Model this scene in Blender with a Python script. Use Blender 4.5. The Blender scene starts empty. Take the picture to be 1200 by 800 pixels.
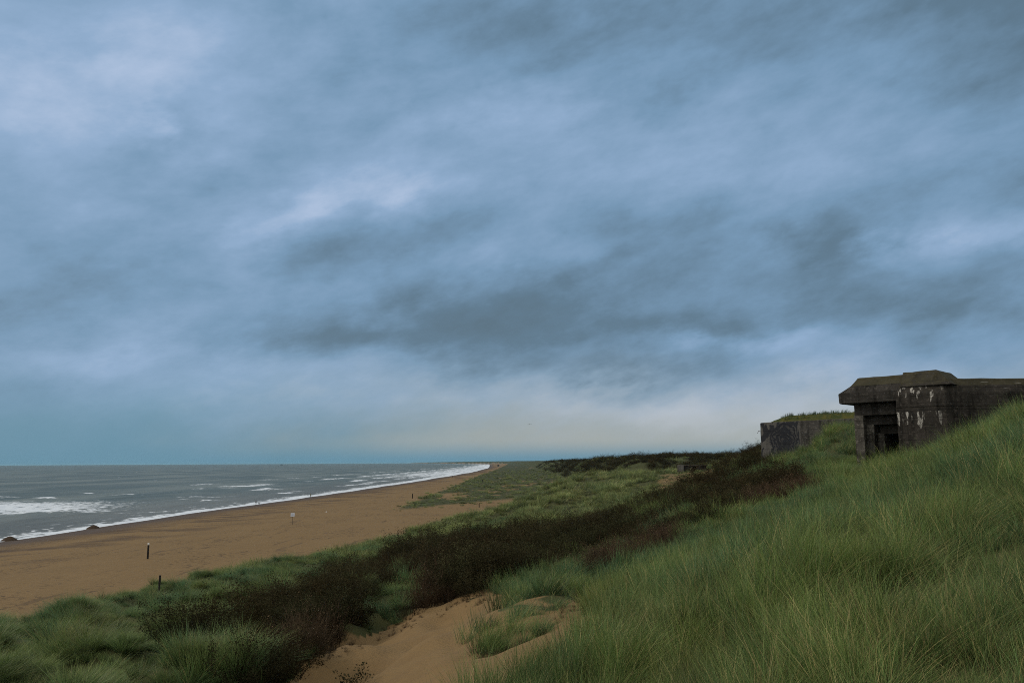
import bpy, bmesh, math, random
import numpy as np
from mathutils import Vector, Matrix

rng = np.random.default_rng(11)
random.seed(5)
scene = bpy.context.scene
COL = scene.collection

# ------------------------------------------------------------------ camera
CZ = 15.5                 # eye height above the sea
FPX = 933.0               # focal length in pixels of a 1200 px wide picture
PITCH = math.atan(141.5 / FPX)
ROLL = math.radians(0.30)
cam_data = bpy.data.cameras.new('camera')
cam = bpy.data.objects.new('camera', cam_data)
COL.objects.link(cam)
cam_data.sensor_width = 36.0
cam_data.lens = FPX / 1200 * 36
cam_data.clip_start = 0.05
cam_data.clip_end = 120000
R3 = Matrix.Rotation(math.pi / 2 + PITCH, 3, 'X') @ Matrix.Rotation(-ROLL, 3, 'Z')
cam.matrix_world = Matrix.Translation((0, 0, CZ)) @ R3.to_4x4()
scene.camera = cam
RM = np.array(R3)


def ray(px, py):
    """world direction seen at photo pixel (1200 x 800)"""
    px = np.asarray(px, float); py = np.asarray(py, float)
    v = np.stack([(px - 600) / FPX, -(py - 400) / FPX, -np.ones_like(px)], -1)
    return v @ RM.T


def project(P):
    d = (np.asarray(P, float) - np.array([0, 0, CZ])) @ RM
    w = np.where(-d[..., 2] > 1e-3, -d[..., 2], 1e-3)
    px = 600 + FPX * d[..., 0] / w
    py = 400 - FPX * d[..., 1] / w
    bad = d[..., 2] > -1e-3
    return np.where(bad, -9999, px), np.where(bad, 9999, py)


def at(px, py, r):
    """the point at horizontal distance r along the line of sight"""
    d = ray(px, py)
    h = math.hypot(d[0], d[1])
    return np.array([d[0] / h * r, d[1] / h * r, CZ + d[2] / h * r])


# ------------------------------------------------------------------ noise
_perm = np.random.default_rng(3).permutation(256)
_perm = np.concatenate([_perm, _perm])
_ga = np.random.default_rng(4).uniform(0, 2 * np.pi, 256)
_gx, _gy = np.cos(_ga), np.sin(_ga)


def perlin(x, y):
    x = np.asarray(x, float); y = np.asarray(y, float)
    xi = np.floor(x); yi = np.floor(y)
    xf = x - xi; yf = y - yi
    xi = xi.astype(np.int64) & 255; yi = yi.astype(np.int64) & 255
    u = xf * xf * xf * (xf * (xf * 6 - 15) + 10); v = yf * yf * yf * (yf * (yf * 6 - 15) + 10)

    def g(ix, iy, dx, dy):
        h = _perm[(_perm[ix & 255] + iy) & 255]
        return _gx[h] * dx + _gy[h] * dy
    a = g(xi, yi, xf, yf); b = g(xi + 1, yi, xf - 1, yf)
    c = g(xi, yi + 1, xf, yf - 1); d = g(xi + 1, yi + 1, xf - 1, yf - 1)
    return (a + u * (b - a)) * (1 - v) + (c + u * (d - c)) * v


def fbm(x, y, octv=4, gain=0.5):
    s = 0; a = 1.0; t = 0
    for k in range(octv):
        s = s + a * perlin(x * 2 ** k + 17.3 * k, y * 2 ** k - 9.1 * k); t += a; a *= gain
    return s / t * 1.6


def sstep(a, b, x):
    t = np.clip((x - a) / (b - a), 0, 1)
    return t * t * (3 - 2 * t)


def pchip(x, y, xq):
    x = np.asarray(x, float); y = np.asarray(y, float)
    h = np.diff(x); dl = np.diff(y) / h
    m = np.zeros_like(y)
    for i in range(1, len(x) - 1):
        if dl[i - 1] * dl[i] > 0:
            w1 = 2 * h[i] + h[i - 1]; w2 = h[i] + 2 * h[i - 1]
            m[i] = (w1 + w2) / (w1 / dl[i - 1] + w2 / dl[i])
    m[0] = dl[0]; m[-1] = dl[-1]
    xq = np.clip(xq, x[0], x[-1])
    i = np.clip(np.searchsorted(x, xq) - 1, 0, len(x) - 2)
    t = (xq - x[i]) / h[i]
    return ((1 + 2 * t) * (1 - t) ** 2 * y[i] + t * (1 - t) ** 2 * h[i] * m[i]
            + t * t * (3 - 2 * t) * y[i + 1] + t * t * (t - 1) * h[i] * m[i + 1])


# ------------------------------------------------------------------ terrain
# feature lines of the dunes, near to far: (direction as photo column, row, distance in m); ('z', height over sea)
LINES = [
    [(-200, 790, 33), (0, 803, 26), (150, 803, 22), (300, 803, 20), (400, 803, 20), (450, 803, 18.5), (500, 806, 15.5),
     (540, 812, 12.3), (600, 812, 10), (750, 805, 7.4), (900, 800, 5.8), (1050, 800, 4.8), (1200, 800, 4.2), (1400, 790, 3.6)],
    [(-200, 780, 42), (0, 772, 38), (150, 755, 36), (300, 745, 32), (400, 770, 24), (450, 757, 24), (500, 745, 23),
     (540, 762, 18), (600, 757, 15.5), (660, 742, 14), (750, 725, 12), (900, 695, 10), (1050, 672, 9), (1200, 654, 8), (1400, 620, 7)],
    [(-200, 790, 46), (0, 756, 47), (150, 727, 48), (300, 707, 44), (400, 735, 32), (450, 725, 32), (500, 725, 30), (560, 706, 27),
     (600, 708, 24.5), (650, 703, 22.5), (700, 692, 23.5), (750, 678, 24.5), (850, 648, 26), (950, 610, 28), (1000, 590, 29),
     (1050, 570, 29), (1130, 538, 28), (1200, 503, 27), (1400, 420, 24)],
    [(-200, 795, 50), (0, 748, 52), (150, 710, 60), (300, 687, 60), (400, 690, 48), (500, 682, 44), (600, 670, 38), (650, 664, 38),
     (700, 652, 40), (750, 636, 40), (850, 594, 44), (950, 566, 48), (1000, 551, 54), (1015, 548, 56), (1050, 541, 56), (1130, 520, 54), (1200, 490, 52), (1400, 440, 50)],
    [(-200, 800, 53), (0, 743, 57), (150, 706, 67), (300, 676, 77), (400, 671, 70), (500, 655, 68), (600, 642, 62), (650, 640, 62),
     (700, 627, 64), (750, 602, 68), (800, 580, 72), (850, 561, 76), (893, 549, 78), (940, 533, 76), (980, 507, 73), (1020, 500, 74), (1050, 500, 76), (1200, 480, 80), (1400, 450, 80)],
    [(-200, 804, 55), (0, 741, 59), (150, 703.5, 72), (300, 667, 92), (400, 650, 100), (450, 640, 105), (500, 634, 108), (550, 626, 105),
     (600, 618, 105), (650, 615, 105), (700, 602, 108), (750, 584, 112), (800, 569, 115), (830, 558, 117), (850, 545, 118), (893, 528, 120), (940, 520, 120), (1050, 505, 120), (1200, 490, 120), (1400, 470, 120)],
    [(-200, 806, 57), (0, 742, 61), (150, 703.5, 75), (300, 665.5, 97), (400, 648, 112), (450, 635, 128), (500, 621, 143), (520, 616, 148), (560, 605, 160),
     (600, 592, 180), (620, 584, 195), (650, 571, 205), (670, 563, 215), (700, 559, 210), (750, 558, 190), (800, 554, 175), (820, 553, 172), (850, 545, 175),
     (893, 533, 180), (940, 528, 190), (1050, 515, 200), (1200, 500, 200), (1400, 490, 200)],
    [(-200, 'z', -1, 72), (0, 'z', -1, 76), (150, 'z', -1, 94), (300, 'z', -1, 121), (450, 'z', -1, 160), (560, 'z', -1, 205), (600, 'z', 0, 235), (620, 'z', 2, 255),
     (650, 'z', 5, 280), (670, 'z', 7, 285), (700, 'z', 9, 285), (750, 'z', 10, 275), (820, 'z', 10.5, 260), (893, 'z', 15, 270), (1050, 'z', 18, 300), (1200, 'z', 20, 300), (1400, 'z', 20, 300)],
    [(-200, 'z', -4, 480), (600, 'z', -4, 480), (670, 'z', 2, 480), (1400, 'z', 12, 480)],
]
THC = math.radians(41)


def _line(pts):
    th, r, z = [], [], []
    for p in pts:
        if p[1] == 'z':
            d = ray(p[0], 541); th.append(math.atan2(d[0], d[1])); r.append(p[3]); z.append(p[2] - CZ)
        else:
            q = at(*p); th.append(math.atan2(q[0], q[1])); r.append(p[2]); z.append(q[2] - CZ)
    return np.array(th), np.array(r), np.array(z)


LN = [_line(l) for l in LINES]


def shore_x(y):
    y = np.maximum(y, -400)
    base = np.interp(y, [-400, 150, 308, 425, 600, 760, 1300, 2200, 3000, 4500, 7000, 40000],
                     [-112, -106, -99, -92, -84, -79, -66, -68, -86, -128, -205, -5200])
    return base + 2.2 * perlin(y / 37.0, y * 0 + 3.3) + 3.0 * perlin(y / 110.0, y * 0 + 7.7)


def beach_z(x, y):
    t = (x - shore_x(y)) / 58.0
    z = np.where(t < 0, t * 2.6, 2.45 * (1 - (1 - np.clip(t, 0, 1)) ** 1.35))
    z = np.maximum(z, -3.5)
    z = z + 0.10 * fbm(x / 14, y / 30, 3) * sstep(0, .5, t)
    # embryo dunes on the far beach
    e = sstep(190, 330, y + (x + 34) * -2.0) * sstep(-37, -26, x + 5 * perlin(y / 40, 0 * y)) * (1 - sstep(4000, 9000, y))
    n = fbm(x / 17, y / 46, 4)
    z = z + e * (0.35 + 1.5 * np.clip(n + 0.25, 0, 1.4))
    return z


def far_z(x, y):
    """the old dune ridge running along the coast"""
    xx = x - np.where(y > 2500, (shore_x(y) + 92), 0)
    w = sstep(300, 430, y + 0.25 * x)
    n1 = fbm(x / 75, y / 130 + 4, 4); n2 = fbm(x / 24 + 8, y / 33, 4)
    edge = 22 + 9 * perlin(y / 90, 0 * y + 1.5)
    rise = sstep(edge, edge + 46, xx)
    H = np.interp(y, [300, 420, 800, 2000, 4000, 9000, 40000], [15.0, 15.9, 15.6, 17.0, 21.5, 28, 30])
    z = -3.0 + (H + 3.0) * rise + rise * (2.1 * n1 + 1.3 * n2)
    z = z + 2.2 * np.exp(-((y - 470) / 90) ** 2 - ((x - 100) / 55) ** 2)
    return np.where(w > 0, z * w + (-4) * (1 - w), -9)


def smax(a, b, k):
    h = np.clip(0.5 + 0.5 * (a - b) / k, 0, 1)
    return b + (a - b) * h + k * h * (1 - h)


def loft_cols(th, lr):
    """dune body height for every (direction, ln distance): rows = directions"""
    thc = np.clip(th, -THC, THC)
    K = len(LN)
    out = np.zeros((len(th), len(lr)))
    RK = np.stack([np.log(pchip(l[0], l[1], thc)) for l in LN], 1)
    ZK = np.stack([pchip(l[0], l[2], thc) for l in LN], 1)
    back = sstep(math.radians(50), math.radians(150), np.abs(th))
    for i in range(len(th)):
        x1 = math.sin(thc[i])
        r0 = np.array([0.05, 0.7, 1.6]); z0 = -1.62 + r0 * (0.22 * x1 - 0.05)
        rk = np.concatenate([np.log(r0), RK[i]]); zk = np.concatenate([z0, ZK[i]])
        z = pchip(rk, zk, lr)
        if back[i] > 0:
            z = z * (1 - back[i]) + back[i] * (-1.7 + 0.0 * lr)
        out[i] = z + CZ
    return out


def detail(x, y, r):
    a = sstep(2, 14, r)
    m = 0.10 * fbm(x / 1.7, y / 1.7, 3) * (1 - sstep(60, 160, r)) + (0.30 + .38 * sstep(4, -6, x)) * fbm(x / 4.4 + 3, y / 4.8, 3) * a + 0.9 * sstep(70, 170, r) * fbm(x / 17, y / 21, 4) + 2.1 * sstep(95, 150, r) * perlin(x / 7.0, y / 9.0) * (1 - np.exp(-((x - 36) / 22) ** 2 - ((y - 158) / 34) ** 2))
    lm = sstep(2, -7, x) * sstep(15, 22, r) * sstep(120, 60, r)
    rm = sstep(-1, 4, x) * sstep(3.5, 8, r) * sstep(90, 50, r)
    m = m + rm * (.26 * perlin(x / 1.15 + 7, y / 1.15) + .30 * perlin(x / 2.6, y / 2.6 + 3))
    return m * (0.35 + 0.65 * a) + 1.05 * lm * perlin(x / 2.0, y / 2.4)


def terrain_z(x, y, zl):
    r = np.hypot(x, y)
    zb = beach_z(x, y)
    zl = zl + detail(x, y, r)
    z = smax(zl, zb, 0.5)
    return smax(z, far_z(x, y), 1.5)


# fine lookup table of the dune body
T_TH = np.radians(np.concatenate([np.arange(-180, -44, 4.0), np.arange(-44, 44.01, 0.14), np.arange(48, 181, 4.0)]))
T_LR = np.concatenate([np.arange(math.log(0.3), math.log(620), 0.0125), np.linspace(math.log(621), math.log(45000), 95)])
ZL = loft_cols(T_TH, T_LR)
RR = np.exp(T_LR)
TX = np.sin(T_TH)[:, None] * RR[None]; TY = np.cos(T_TH)[:, None] * RR[None]
TZ = terrain_z(TX, TY, ZL)
# sand lip and hollows around the blowout: gentle wind-cut step
# ground flattened beneath the concrete so that it is bedded in the slope


def height(x, y):
    th = np.arctan2(x, y); lr = np.log(np.maximum(np.hypot(x, y), 0.31))
    i = np.clip(np.searchsorted(T_TH, th) - 1, 0, len(T_TH) - 2)
    j = np.clip(np.searchsorted(T_LR, lr) - 1, 0, len(T_LR) - 2)
    a = (th - T_TH[i]) / (T_TH[i + 1] - T_TH[i]); b = (lr - T_LR[j]) / (T_LR[j + 1] - T_LR[j])
    b = np.clip(b, 0, 1)
    return (TZ[i, j] * (1 - a) * (1 - b) + TZ[i + 1, j] * a * (1 - b) + TZ[i, j + 1] * (1 - a) * b + TZ[i + 1, j + 1] * a * b)


def hgt(x, y):
    return float(height(np.array([float(x)]), np.array([float(y)]))[0])


def ground_at(px, py, rmin=1.0, rmax=3000):
    """first place where the line of sight at (px, py) meets the ground"""
    d = ray(px, py); h = math.hypot(d[0], d[1])
    rs = np.exp(np.linspace(math.log(rmin), math.log(rmax), 6000))
    x = d[0] / h * rs; y = d[1] / h * rs; z = CZ + d[2] / h * rs
    k = np.argmax(height(x, y) > z)
    return np.array([x[k], y[k], height(x[k:k + 1], y[k:k + 1])[0]])


def on_ground(px, r):
    d = ray(px, 560); h = math.hypot(d[0], d[1])
    x, y = d[0] / h * r, d[1] / h * r
    return np.array([x, y, hgt(x, y)])


# ------------------------------------------------------------------ ground cover map
def inpoly(px, py, poly):
    c = np.zeros(px.shape, bool)
    n = len(poly)
    for i in range(n):
        x1, y1 = poly[i]; x2, y2 = poly[(i + 1) % n]
        if y1 == y2:
            continue
        t = ((y1 > py) != (y2 > py)) & (px < (x2 - x1) * (py - y1) / (y2 - y1) + x1)
        c ^= t
    return c


BLOWOUT = [(300, 832), (316, 802), (372, 768), (415, 748), (468, 727), (510, 711), (545, 699), (572, 692), (598, 700), (585, 722), (566, 745), (556, 764),
           (585, 768), (640, 735), (662, 708), (678, 700), (704, 700), (698, 728), (672, 756), (634, 784), (594, 812), (556, 846), (480, 880)]
SCRUB = [(300, 792), (360, 772), (415, 752), (465, 730), (508, 714), (545, 702), (580, 688), (610, 676), (660, 664), (705, 656), (760, 644), (830, 616), (900, 588), (955, 576), (940, 562), (925, 560), (900, 545),
         (890, 527), (850, 548), (800, 570), (745, 592), (700, 614), (640, 628), (560, 637), (500, 646), (450, 660), (385, 682), (335, 702), (296, 722), (280, 745)]
HOLE = [(400, 712), (440, 700), (470, 682), (500, 680), (492, 706), (455, 735), (425, 746), (408, 735)]
HOLE2 = [(395, 690), (430, 682), (470, 674), (430, 692)]
BUSH1 = [(180, 742), (215, 728), (255, 735), (262, 755), (225, 768), (190, 758)]
BUSH2 = [(268, 812), (288, 772), (322, 766), (352, 785), (345, 815)]
SPUR = [(570, 700), (640, 684), (700, 676), (690, 690), (640, 738), (590, 770), (552, 766), (560, 735)]
RED1 = [(318, 798), (366, 771), (412, 752), (470, 728), (515, 711), (535, 700), (530, 678), (480, 680), (465, 708), (410, 732), (350, 762)]
RED2 = [(690, 678), (740, 664), (790, 648), (800, 625), (760, 632), (700, 656)]
RED3 = [(860, 612), (930, 585), (960, 575), (940, 560), (880, 585)]


def cover(x, y, z):
    """densities of grass, dark scrub, red scrub and bare sand at ground points"""
    r = np.hypot(x, y)
    px, py = project(np.stack([x, y, z], -1))
    jx = px + 16 * fbm(x / 2.6, y / 3.4, 3) * np.clip(30 / r, .3, 1.5)
    jy = py + 9 * fbm(x / 2.6 + 40, y / 3.4, 3) * np.clip(30 / r, .3, 1.5)
    nb = beach_z(x, y)
    above = z - nb
    emb = (y > 185) & (x > -38) & (x < np.where(y > 330, 90, 34)) & (above < 1.6)
    dune = sstep(0.35, 0.75, above + 0.25 * fbm(x / 3, y / 5, 2))
    g = dune * 1.0
    # embryo dunes: sparse
    hn = fbm(x / 17, y / 46, 4)
    ge = sstep(-0.45, 0.15, hn + 0.30 * fbm(x / 4, y / 8, 3) + .25 * sstep(400, 800, y) + .12) * sstep(200, 240, y - (x + 34) * 2.0) * sstep(-38, -30, x)
    g = np.where(emb, np.maximum(g * 0.5, ge * 0.75), g)
    blow = inpoly(jx, jy, BLOWOUT) & (r < 40) & (r > 9)
    scr = inpoly(jx, jy, SCRUB) & (r > 21) & (r < 150)
    hole = (inpoly(jx, jy, HOLE) | inpoly(jx, jy, HOLE2)) & (r < 80)
    b12 = (inpoly(jx, jy, BUSH1) | inpoly(jx, jy, BUSH2)) & (r < 60)
    red = ((inpoly(jx, jy, RED1) & (r < 45)) | (inpoly(jx, jy, RED2) & (r < 60)) | (inpoly(jx, jy, RED3) & (r < 60))) & ~hole
    patch = fbm(x / 7.5, y / 9.0 + 11, 3)
    slope_mix = scr & (patch + .25 * fbm(x / 2.5, y / 3, 2) > np.where(px > 690, .19, .32))
    s = np.where(scr & ~hole & ~slope_mix, 1.0, 0.0)
    s = np.maximum(s, b12 * 0.0)
    s = np.where(red, 0.0, s)
    # scattered bushes in the front dune grass and the far ridge
    sc2 = (dune > .8) & (r > 70) & (r < 260) & (px > 560) & (px < 720) & (fbm(x / 6, y / 8 + 5, 3) > 0.62)
    fr = fbm(x / 30 + 2, y / 60, 4) - 0.25 * fbm(x / 9, y / 14, 2)
    ridge = (r > 285) & (x > 20) & (above > 2.0)
    s = np.where(sc2, .8, s)
    s = np.where(ridge & (fr < 0.03), 1.0, s)
    s = np.where((px > 835) & (px < 905) & (r > 88) & (r < 290) & (patch > -0.35), 1.0, s)
    gap = (px > 770) & (px < 842) & (r > 84) & (r < 176)
    s = np.where(gap, 0.0, s); g = np.where(gap, .45 * g, g)
    g = np.where(s > 0, 0.06, g)
    g = np.where(red, 0.10, g)
    # bare sand scars in the green foredune
    scar = (r > 105) & (r < 330) & (px > 600) & (px < 840) & (fbm(x / 8 + 31, y / 19, 2) > 0.53)
    spur = inpoly(jx, jy, SPUR) & (r < 40) & (r > 9)
    g = np.where(spur, g * np.clip(.65 * sstep(735, 695, py) + .06 + 1.2 * fbm(x / .8, y / .8, 2), 0, .9), g)
    g = np.where(blow, 0.0, g); s = np.where(blow, 0.0, s)
    g = np.where(scar, 0.03, g); s = np.where(scar, 0.0, s)
    rd = np.where(red & ~blow, 1.0, 0.0)
    return g, s, rd, px, py


# ------------------------------------------------------------------ helpers
def new_mesh(name, V, F, mat=None, smooth=True):
    V = np.asarray(V, np.float32); F = np.asarray(F, np.int32)
    me = bpy.data.meshes.new(name)
    n = F.shape[1]
    me.vertices.add(len(V)); me.vertices.foreach_set('co', V.ravel())
    me.loops.add(F.size); me.loops.foreach_set('vertex_index', F.ravel())
    me.polygons.add(len(F))
    me.polygons.foreach_set('loop_start', np.arange(0, F.size, n, dtype=np.int32))
    me.polygons.foreach_set('loop_total', np.full(len(F), n, np.int32))
    if smooth:
        me.polygons.foreach_set('use_smooth', np.ones(len(F), bool))
    me.update(calc_edges=True)
    if mat:
        me.materials.append(mat)
    return me


def attr(me, name, data, typ='FLOAT'):
    a = me.attributes.new(name, typ, 'POINT')
    key = {'FLOAT': 'value', 'INT': 'value', 'FLOAT_VECTOR': 'vector', 'FLOAT_COLOR': 'color'}[typ]
    a.data.foreach_set(key, np.ascontiguousarray(data).ravel())


def link(name, me, parent=None):
    o = bpy.data.objects.new(name, me); COL.objects.link(o)
    if parent:
        o.parent = parent
    return o


def empty(name, loc, rz=0):
    o = bpy.data.objects.new(name, None); COL.objects.link(o)
    o.location = loc; o.rotation_euler = (0, 0, rz)
    o.empty_display_size = 0.2
    return o


def tag(o, label=None, cat=None, group=None, kind=None):
    if label: o['label'] = label
    if cat: o['category'] = cat
    if group: o['group'] = group
    if kind: o['kind'] = kind
    return o


def bm_obj(name, bm, mat, parent=None, smooth=False):
    me = bpy.data.meshes.new(name)
    bmesh.ops.recalc_face_normals(bm, faces=bm.faces)
    bm.to_mesh(me); bm.free()
    if smooth:
        me.polygons.foreach_set('use_smooth', np.ones(len(me.polygons), bool))
    me.materials.append(mat)
    return link(name, me, parent)


class NT:
    """small node helper"""
    def __init__(s, tree):
        s.t = tree; s.n = tree.nodes; s.l = tree.links

    def node(s, typ, **kw):
        n = s.n.new(typ)
        for k, v in kw.items():
            setattr(n, k, v)
        return n

    def put(s, sock, v):
        if isinstance(v, bpy.types.NodeSocket):
            s.l.new(v, sock)
        elif v is not None:
            if sock.type == 'RGBA' and hasattr(v, '__len__') and len(v) == 3:
                v = (*v, 1)
            sock.default_value = v

    def m(s, op, a, b=None, c=None, clamp=False):
        n = s.node('ShaderNodeMath', operation=op); n.use_clamp = clamp
        s.put(n.inputs[0], a); s.put(n.inputs[1], b); s.put(n.inputs[2], c)
        return n.outputs[0]

    def vm(s, op, a, b=None):
        n = s.node('ShaderNodeVectorMath', operation=op)
        s.put(n.inputs[0], a)
        if b is not None: s.put(n.inputs[1], b)
        return n.outputs[1] if op in ('LENGTH', 'DOT_PRODUCT') else n.outputs[0]

    def noise(s, vec, scale, detail=3, rough=.5, dist=0):
        n = s.node('ShaderNodeTexNoise')
        s.put(n.inputs['Vector'], vec); s.put(n.inputs['Scale'], scale)
        n.inputs['Detail'].default_value = detail; n.inputs['Roughness'].default_value = rough
        n.inputs['Distortion'].default_value = dist
        return n.outputs['Fac']

    def mapr(s, v, a, b, c=0.0, d=1.0, smooth=True):
        n = s.node('ShaderNodeMapRange')
        if smooth: n.interpolation_type = 'SMOOTHSTEP'
        s.put(n.inputs[0], v)
        for i, q in zip((1, 2, 3, 4), (a, b, c, d)): s.put(n.inputs[i], q)
        return n.outputs[0]

    def mix(s, f, a, b, blend='MIX'):
        n = s.node('ShaderNodeMix', data_type='RGBA', blend_type=blend)
        s.put(n.inputs[0], f); s.put(n.inputs[6], a); s.put(n.inputs[7], b)
        return n.outputs[2]

    def attr(s, name):
        return s.node('ShaderNodeAttribute', attribute_name=name)

    def sep(s, v):
        n = s.node('ShaderNodeSeparateXYZ'); s.put(n.inputs[0], v); return n.outputs

    def comb(s, x, y, z):
        n = s.node('ShaderNodeCombineXYZ'); s.put(n.inputs[0], x); s.put(n.inputs[1], y); s.put(n.inputs[2], z)
        return n.outputs[0]


def material(name):
    m = bpy.data.materials.new(name); m.use_nodes = True
    t = NT(m.node_tree); t.n.clear()
    out = t.node('ShaderNodeOutputMaterial')
    return m, t, out


def bsdf(t, out, color, rough=.9, spec=.2, bump=None, bstr=.3, bdist=.05):
    b = t.node('ShaderNodeBsdfPrincipled')
    t.put(b.inputs['Base Color'], color); t.put(b.inputs['Roughness'], rough)
    t.put(b.inputs['Specular IOR Level'], spec)
    if bump is not None:
        n = t.node('ShaderNodeBump'); n.inputs['Strength'].default_value = bstr; n.inputs['Distance'].default_value = bdist
        t.put(n.inputs['Height'], bump); t.l.new(n.outputs[0], b.inputs['Normal'])
    t.l.new(b.outputs[0], out.inputs[0])
    return b


def simple_mat(name, c1, c2=None, rough=.8, scale=8):
    m, t, out = material(name)
    co = t.node('ShaderNodeTexCoord').outputs['Object']
    n = t.noise(co, scale, 4)
    c2 = c2 or tuple(v * .6 for v in c1)
    bsdf(t, out, t.mix(n, c1, c2), rough, .2, n, .2, .02)
    return m


# ------------------------------------------------------------------ materials
def ground_material():
    m, t, out = material('dune_ground')
    pos = t.node('ShaderNodeNewGeometry').outputs['Position']
    veg = t.attr('veg').outputs['Fac']; wet = t.attr('wet').outputs['Fac']; bch = t.attr('beach').outputs['Fac']; dark = t.attr('streak').outputs['Fac']
    p = t.sep(pos)
    n1 = t.noise(pos, .12, 4); n2 = t.noise(pos, 1.4, 5, .6); n3 = t.noise(pos, 14, 4, .6)
    sand = t.mix(n1, (.212, .139, .064), (.176, .113, .050))
    sand = t.mix(t.mapr(n2, .35, .75, 0, .35), sand, (.130, .083, .042))
    # wrack, footprints and shell grit as small dark marks in loose trails
    q = t.comb(t.m('MULTIPLY', p[0], 1.0), t.m('MULTIPLY', p[1], .42), 0.0)
    trail = t.mapr(t.noise(q, .13, 4, .6), .50, .58)
    mk = t.mapr(t.noise(pos, 1.5, 3, .75), .55, .62)
    sand = t.mix(t.m('MULTIPLY', t.m('MULTIPLY', t.m('MULTIPLY', trail, mk), bch), .75), sand, (.058, .040, .027))
    wr = t.mapr(t.noise(t.comb(t.m('MULTIPLY', p[0], .55), t.m('MULTIPLY', p[1], .075), 0.0), 1.0, 6, .62, .6), .585, .66)
    sand = t.mix(t.m('MULTIPLY', t.m('MULTIPLY', wr, bch), .5), sand, (.080, .054, .034))
    sand = t.mix(t.m('MULTIPLY', dark, .9), sand, (.085, .056, .034))
    sand = t.mix(wet, sand, (.064, .040, .024))
    soil = t.mix(n2, (.034, .042, .015), (.068, .066, .026))
    vf = t.mapr(t.m('ADD', veg, t.m('MULTIPLY', t.m('SUBTRACT', n2, .5), .7)), .3, .7)
    col = t.mix(vf, sand, soil)
    w = t.node('ShaderNodeTexWave', wave_type='BANDS', bands_direction='DIAGONAL')
    t.put(w.inputs['Vector'], pos); w.inputs['Scale'].default_value = 3.2; w.inputs['Distortion'].default_value = 6; w.inputs['Detail'].default_value = 3
    w.inputs['Detail Scale'].default_value = .6
    h = t.m('ADD', t.m('MULTIPLY', w.outputs['Fac'], .16), t.m('ADD', n3, t.m('MULTIPLY', n2, 1.6)))
    h = t.m('SUBTRACT', h, t.m('MULTIPLY', t.m('MULTIPLY', trail, mk), .8))
    b = bsdf(t, out, col, t.mapr(wet, 0, 1, .95, .62), .12, h, .5, .09)
    return m


def blade_material(name, c_base, c_mid, c_tip, c_alt, c_dry, dry=.12, trans=.34, rough=.5, spec=.22):
    m, t, out = material(name)
    a = t.attr('bl'); s = t.node('ShaderNodeSeparateColor'); t.l.new(a.outputs['Color'], s.inputs[0])
    rnd, hh, dr = s.outputs
    pos = t.node('ShaderNodeNewGeometry').outputs['Position']
    oi = t.node('ShaderNodeObjectInfo').outputs['Random']
    big = t.noise(pos, .16, 3, .55); med = t.noise(pos, .75, 2)
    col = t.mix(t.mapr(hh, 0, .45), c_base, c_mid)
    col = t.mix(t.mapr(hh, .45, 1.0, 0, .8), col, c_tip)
    f = t.m('ADD', t.m('MULTIPLY', t.mapr(big, .40, .64), .75), t.m('MULTIPLY', t.m('ADD', oi, t.m('SUBTRACT', med, .5)), .35), clamp=True)
    alt = t.mix(t.mapr(hh, .1, .9), tuple(v * .7 for v in c_alt), c_alt)
    col = t.mix(f, col, alt)
    br = t.mapr(t.noise(t.vm('ADD', pos, (31.0, 7.0, 3.0)), .42, 3, .6), .54, .66, 0, .62)
    col = t.mix(br, col, t.mix(1, col, (.92, .66, .50), 'MULTIPLY'))
    dd = t.m('ADD', dr, t.m('MULTIPLY', t.m('SUBTRACT', t.noise(pos, .33, 3), .5), .55))
    col = t.mix(t.mapr(dd, 1 - dry - .04, 1 - dry + .04), col, c_dry)
    col = t.mix(t.m('MULTIPLY', rnd, .45), col, t.mix(1, col, (.55, .55, .5), 'MULTIPLY'))
    vb = t.m('ADD', .58, t.m('MULTIPLY', t.m('FRACT', t.m('MULTIPLY', oi, 7.31)), 1.0))
    col = t.mix(1, col, t.comb(vb, vb, vb), 'MULTIPLY')
    b = t.node('ShaderNodeBsdfPrincipled'); t.put(b.inputs['Base Color'], col); b.inputs['Roughness'].default_value = rough
    b.inputs['Specular IOR Level'].default_value = spec
    tr = t.node('ShaderNodeBsdfTranslucent'); t.put(tr.inputs['Color'], col)
    mx = t.node('ShaderNodeMixShader'); mx.inputs[0].default_value = trans
    t.l.new(b.outputs[0], mx.inputs[1]); t.l.new(tr.outputs[0], mx.inputs[2]); t.l.new(mx.outputs[0], out.inputs[0])
    return m


M_GROUND = ground_material()
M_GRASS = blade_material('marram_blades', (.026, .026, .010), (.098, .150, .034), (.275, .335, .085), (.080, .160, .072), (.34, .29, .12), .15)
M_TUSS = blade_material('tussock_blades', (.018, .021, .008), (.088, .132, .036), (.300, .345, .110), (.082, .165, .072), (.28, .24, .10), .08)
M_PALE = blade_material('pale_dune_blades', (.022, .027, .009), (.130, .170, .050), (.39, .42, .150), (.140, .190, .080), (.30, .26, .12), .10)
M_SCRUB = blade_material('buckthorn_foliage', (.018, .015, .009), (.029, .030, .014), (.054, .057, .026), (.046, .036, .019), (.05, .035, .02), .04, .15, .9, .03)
M_RED = blade_material('bare_red_twigs', (.020, .014, .009), (.054, .034, .022), (.105, .066, .044), (.058, .044, .026), (.12, .085, .05), .14, .0, .8, .05)


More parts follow.
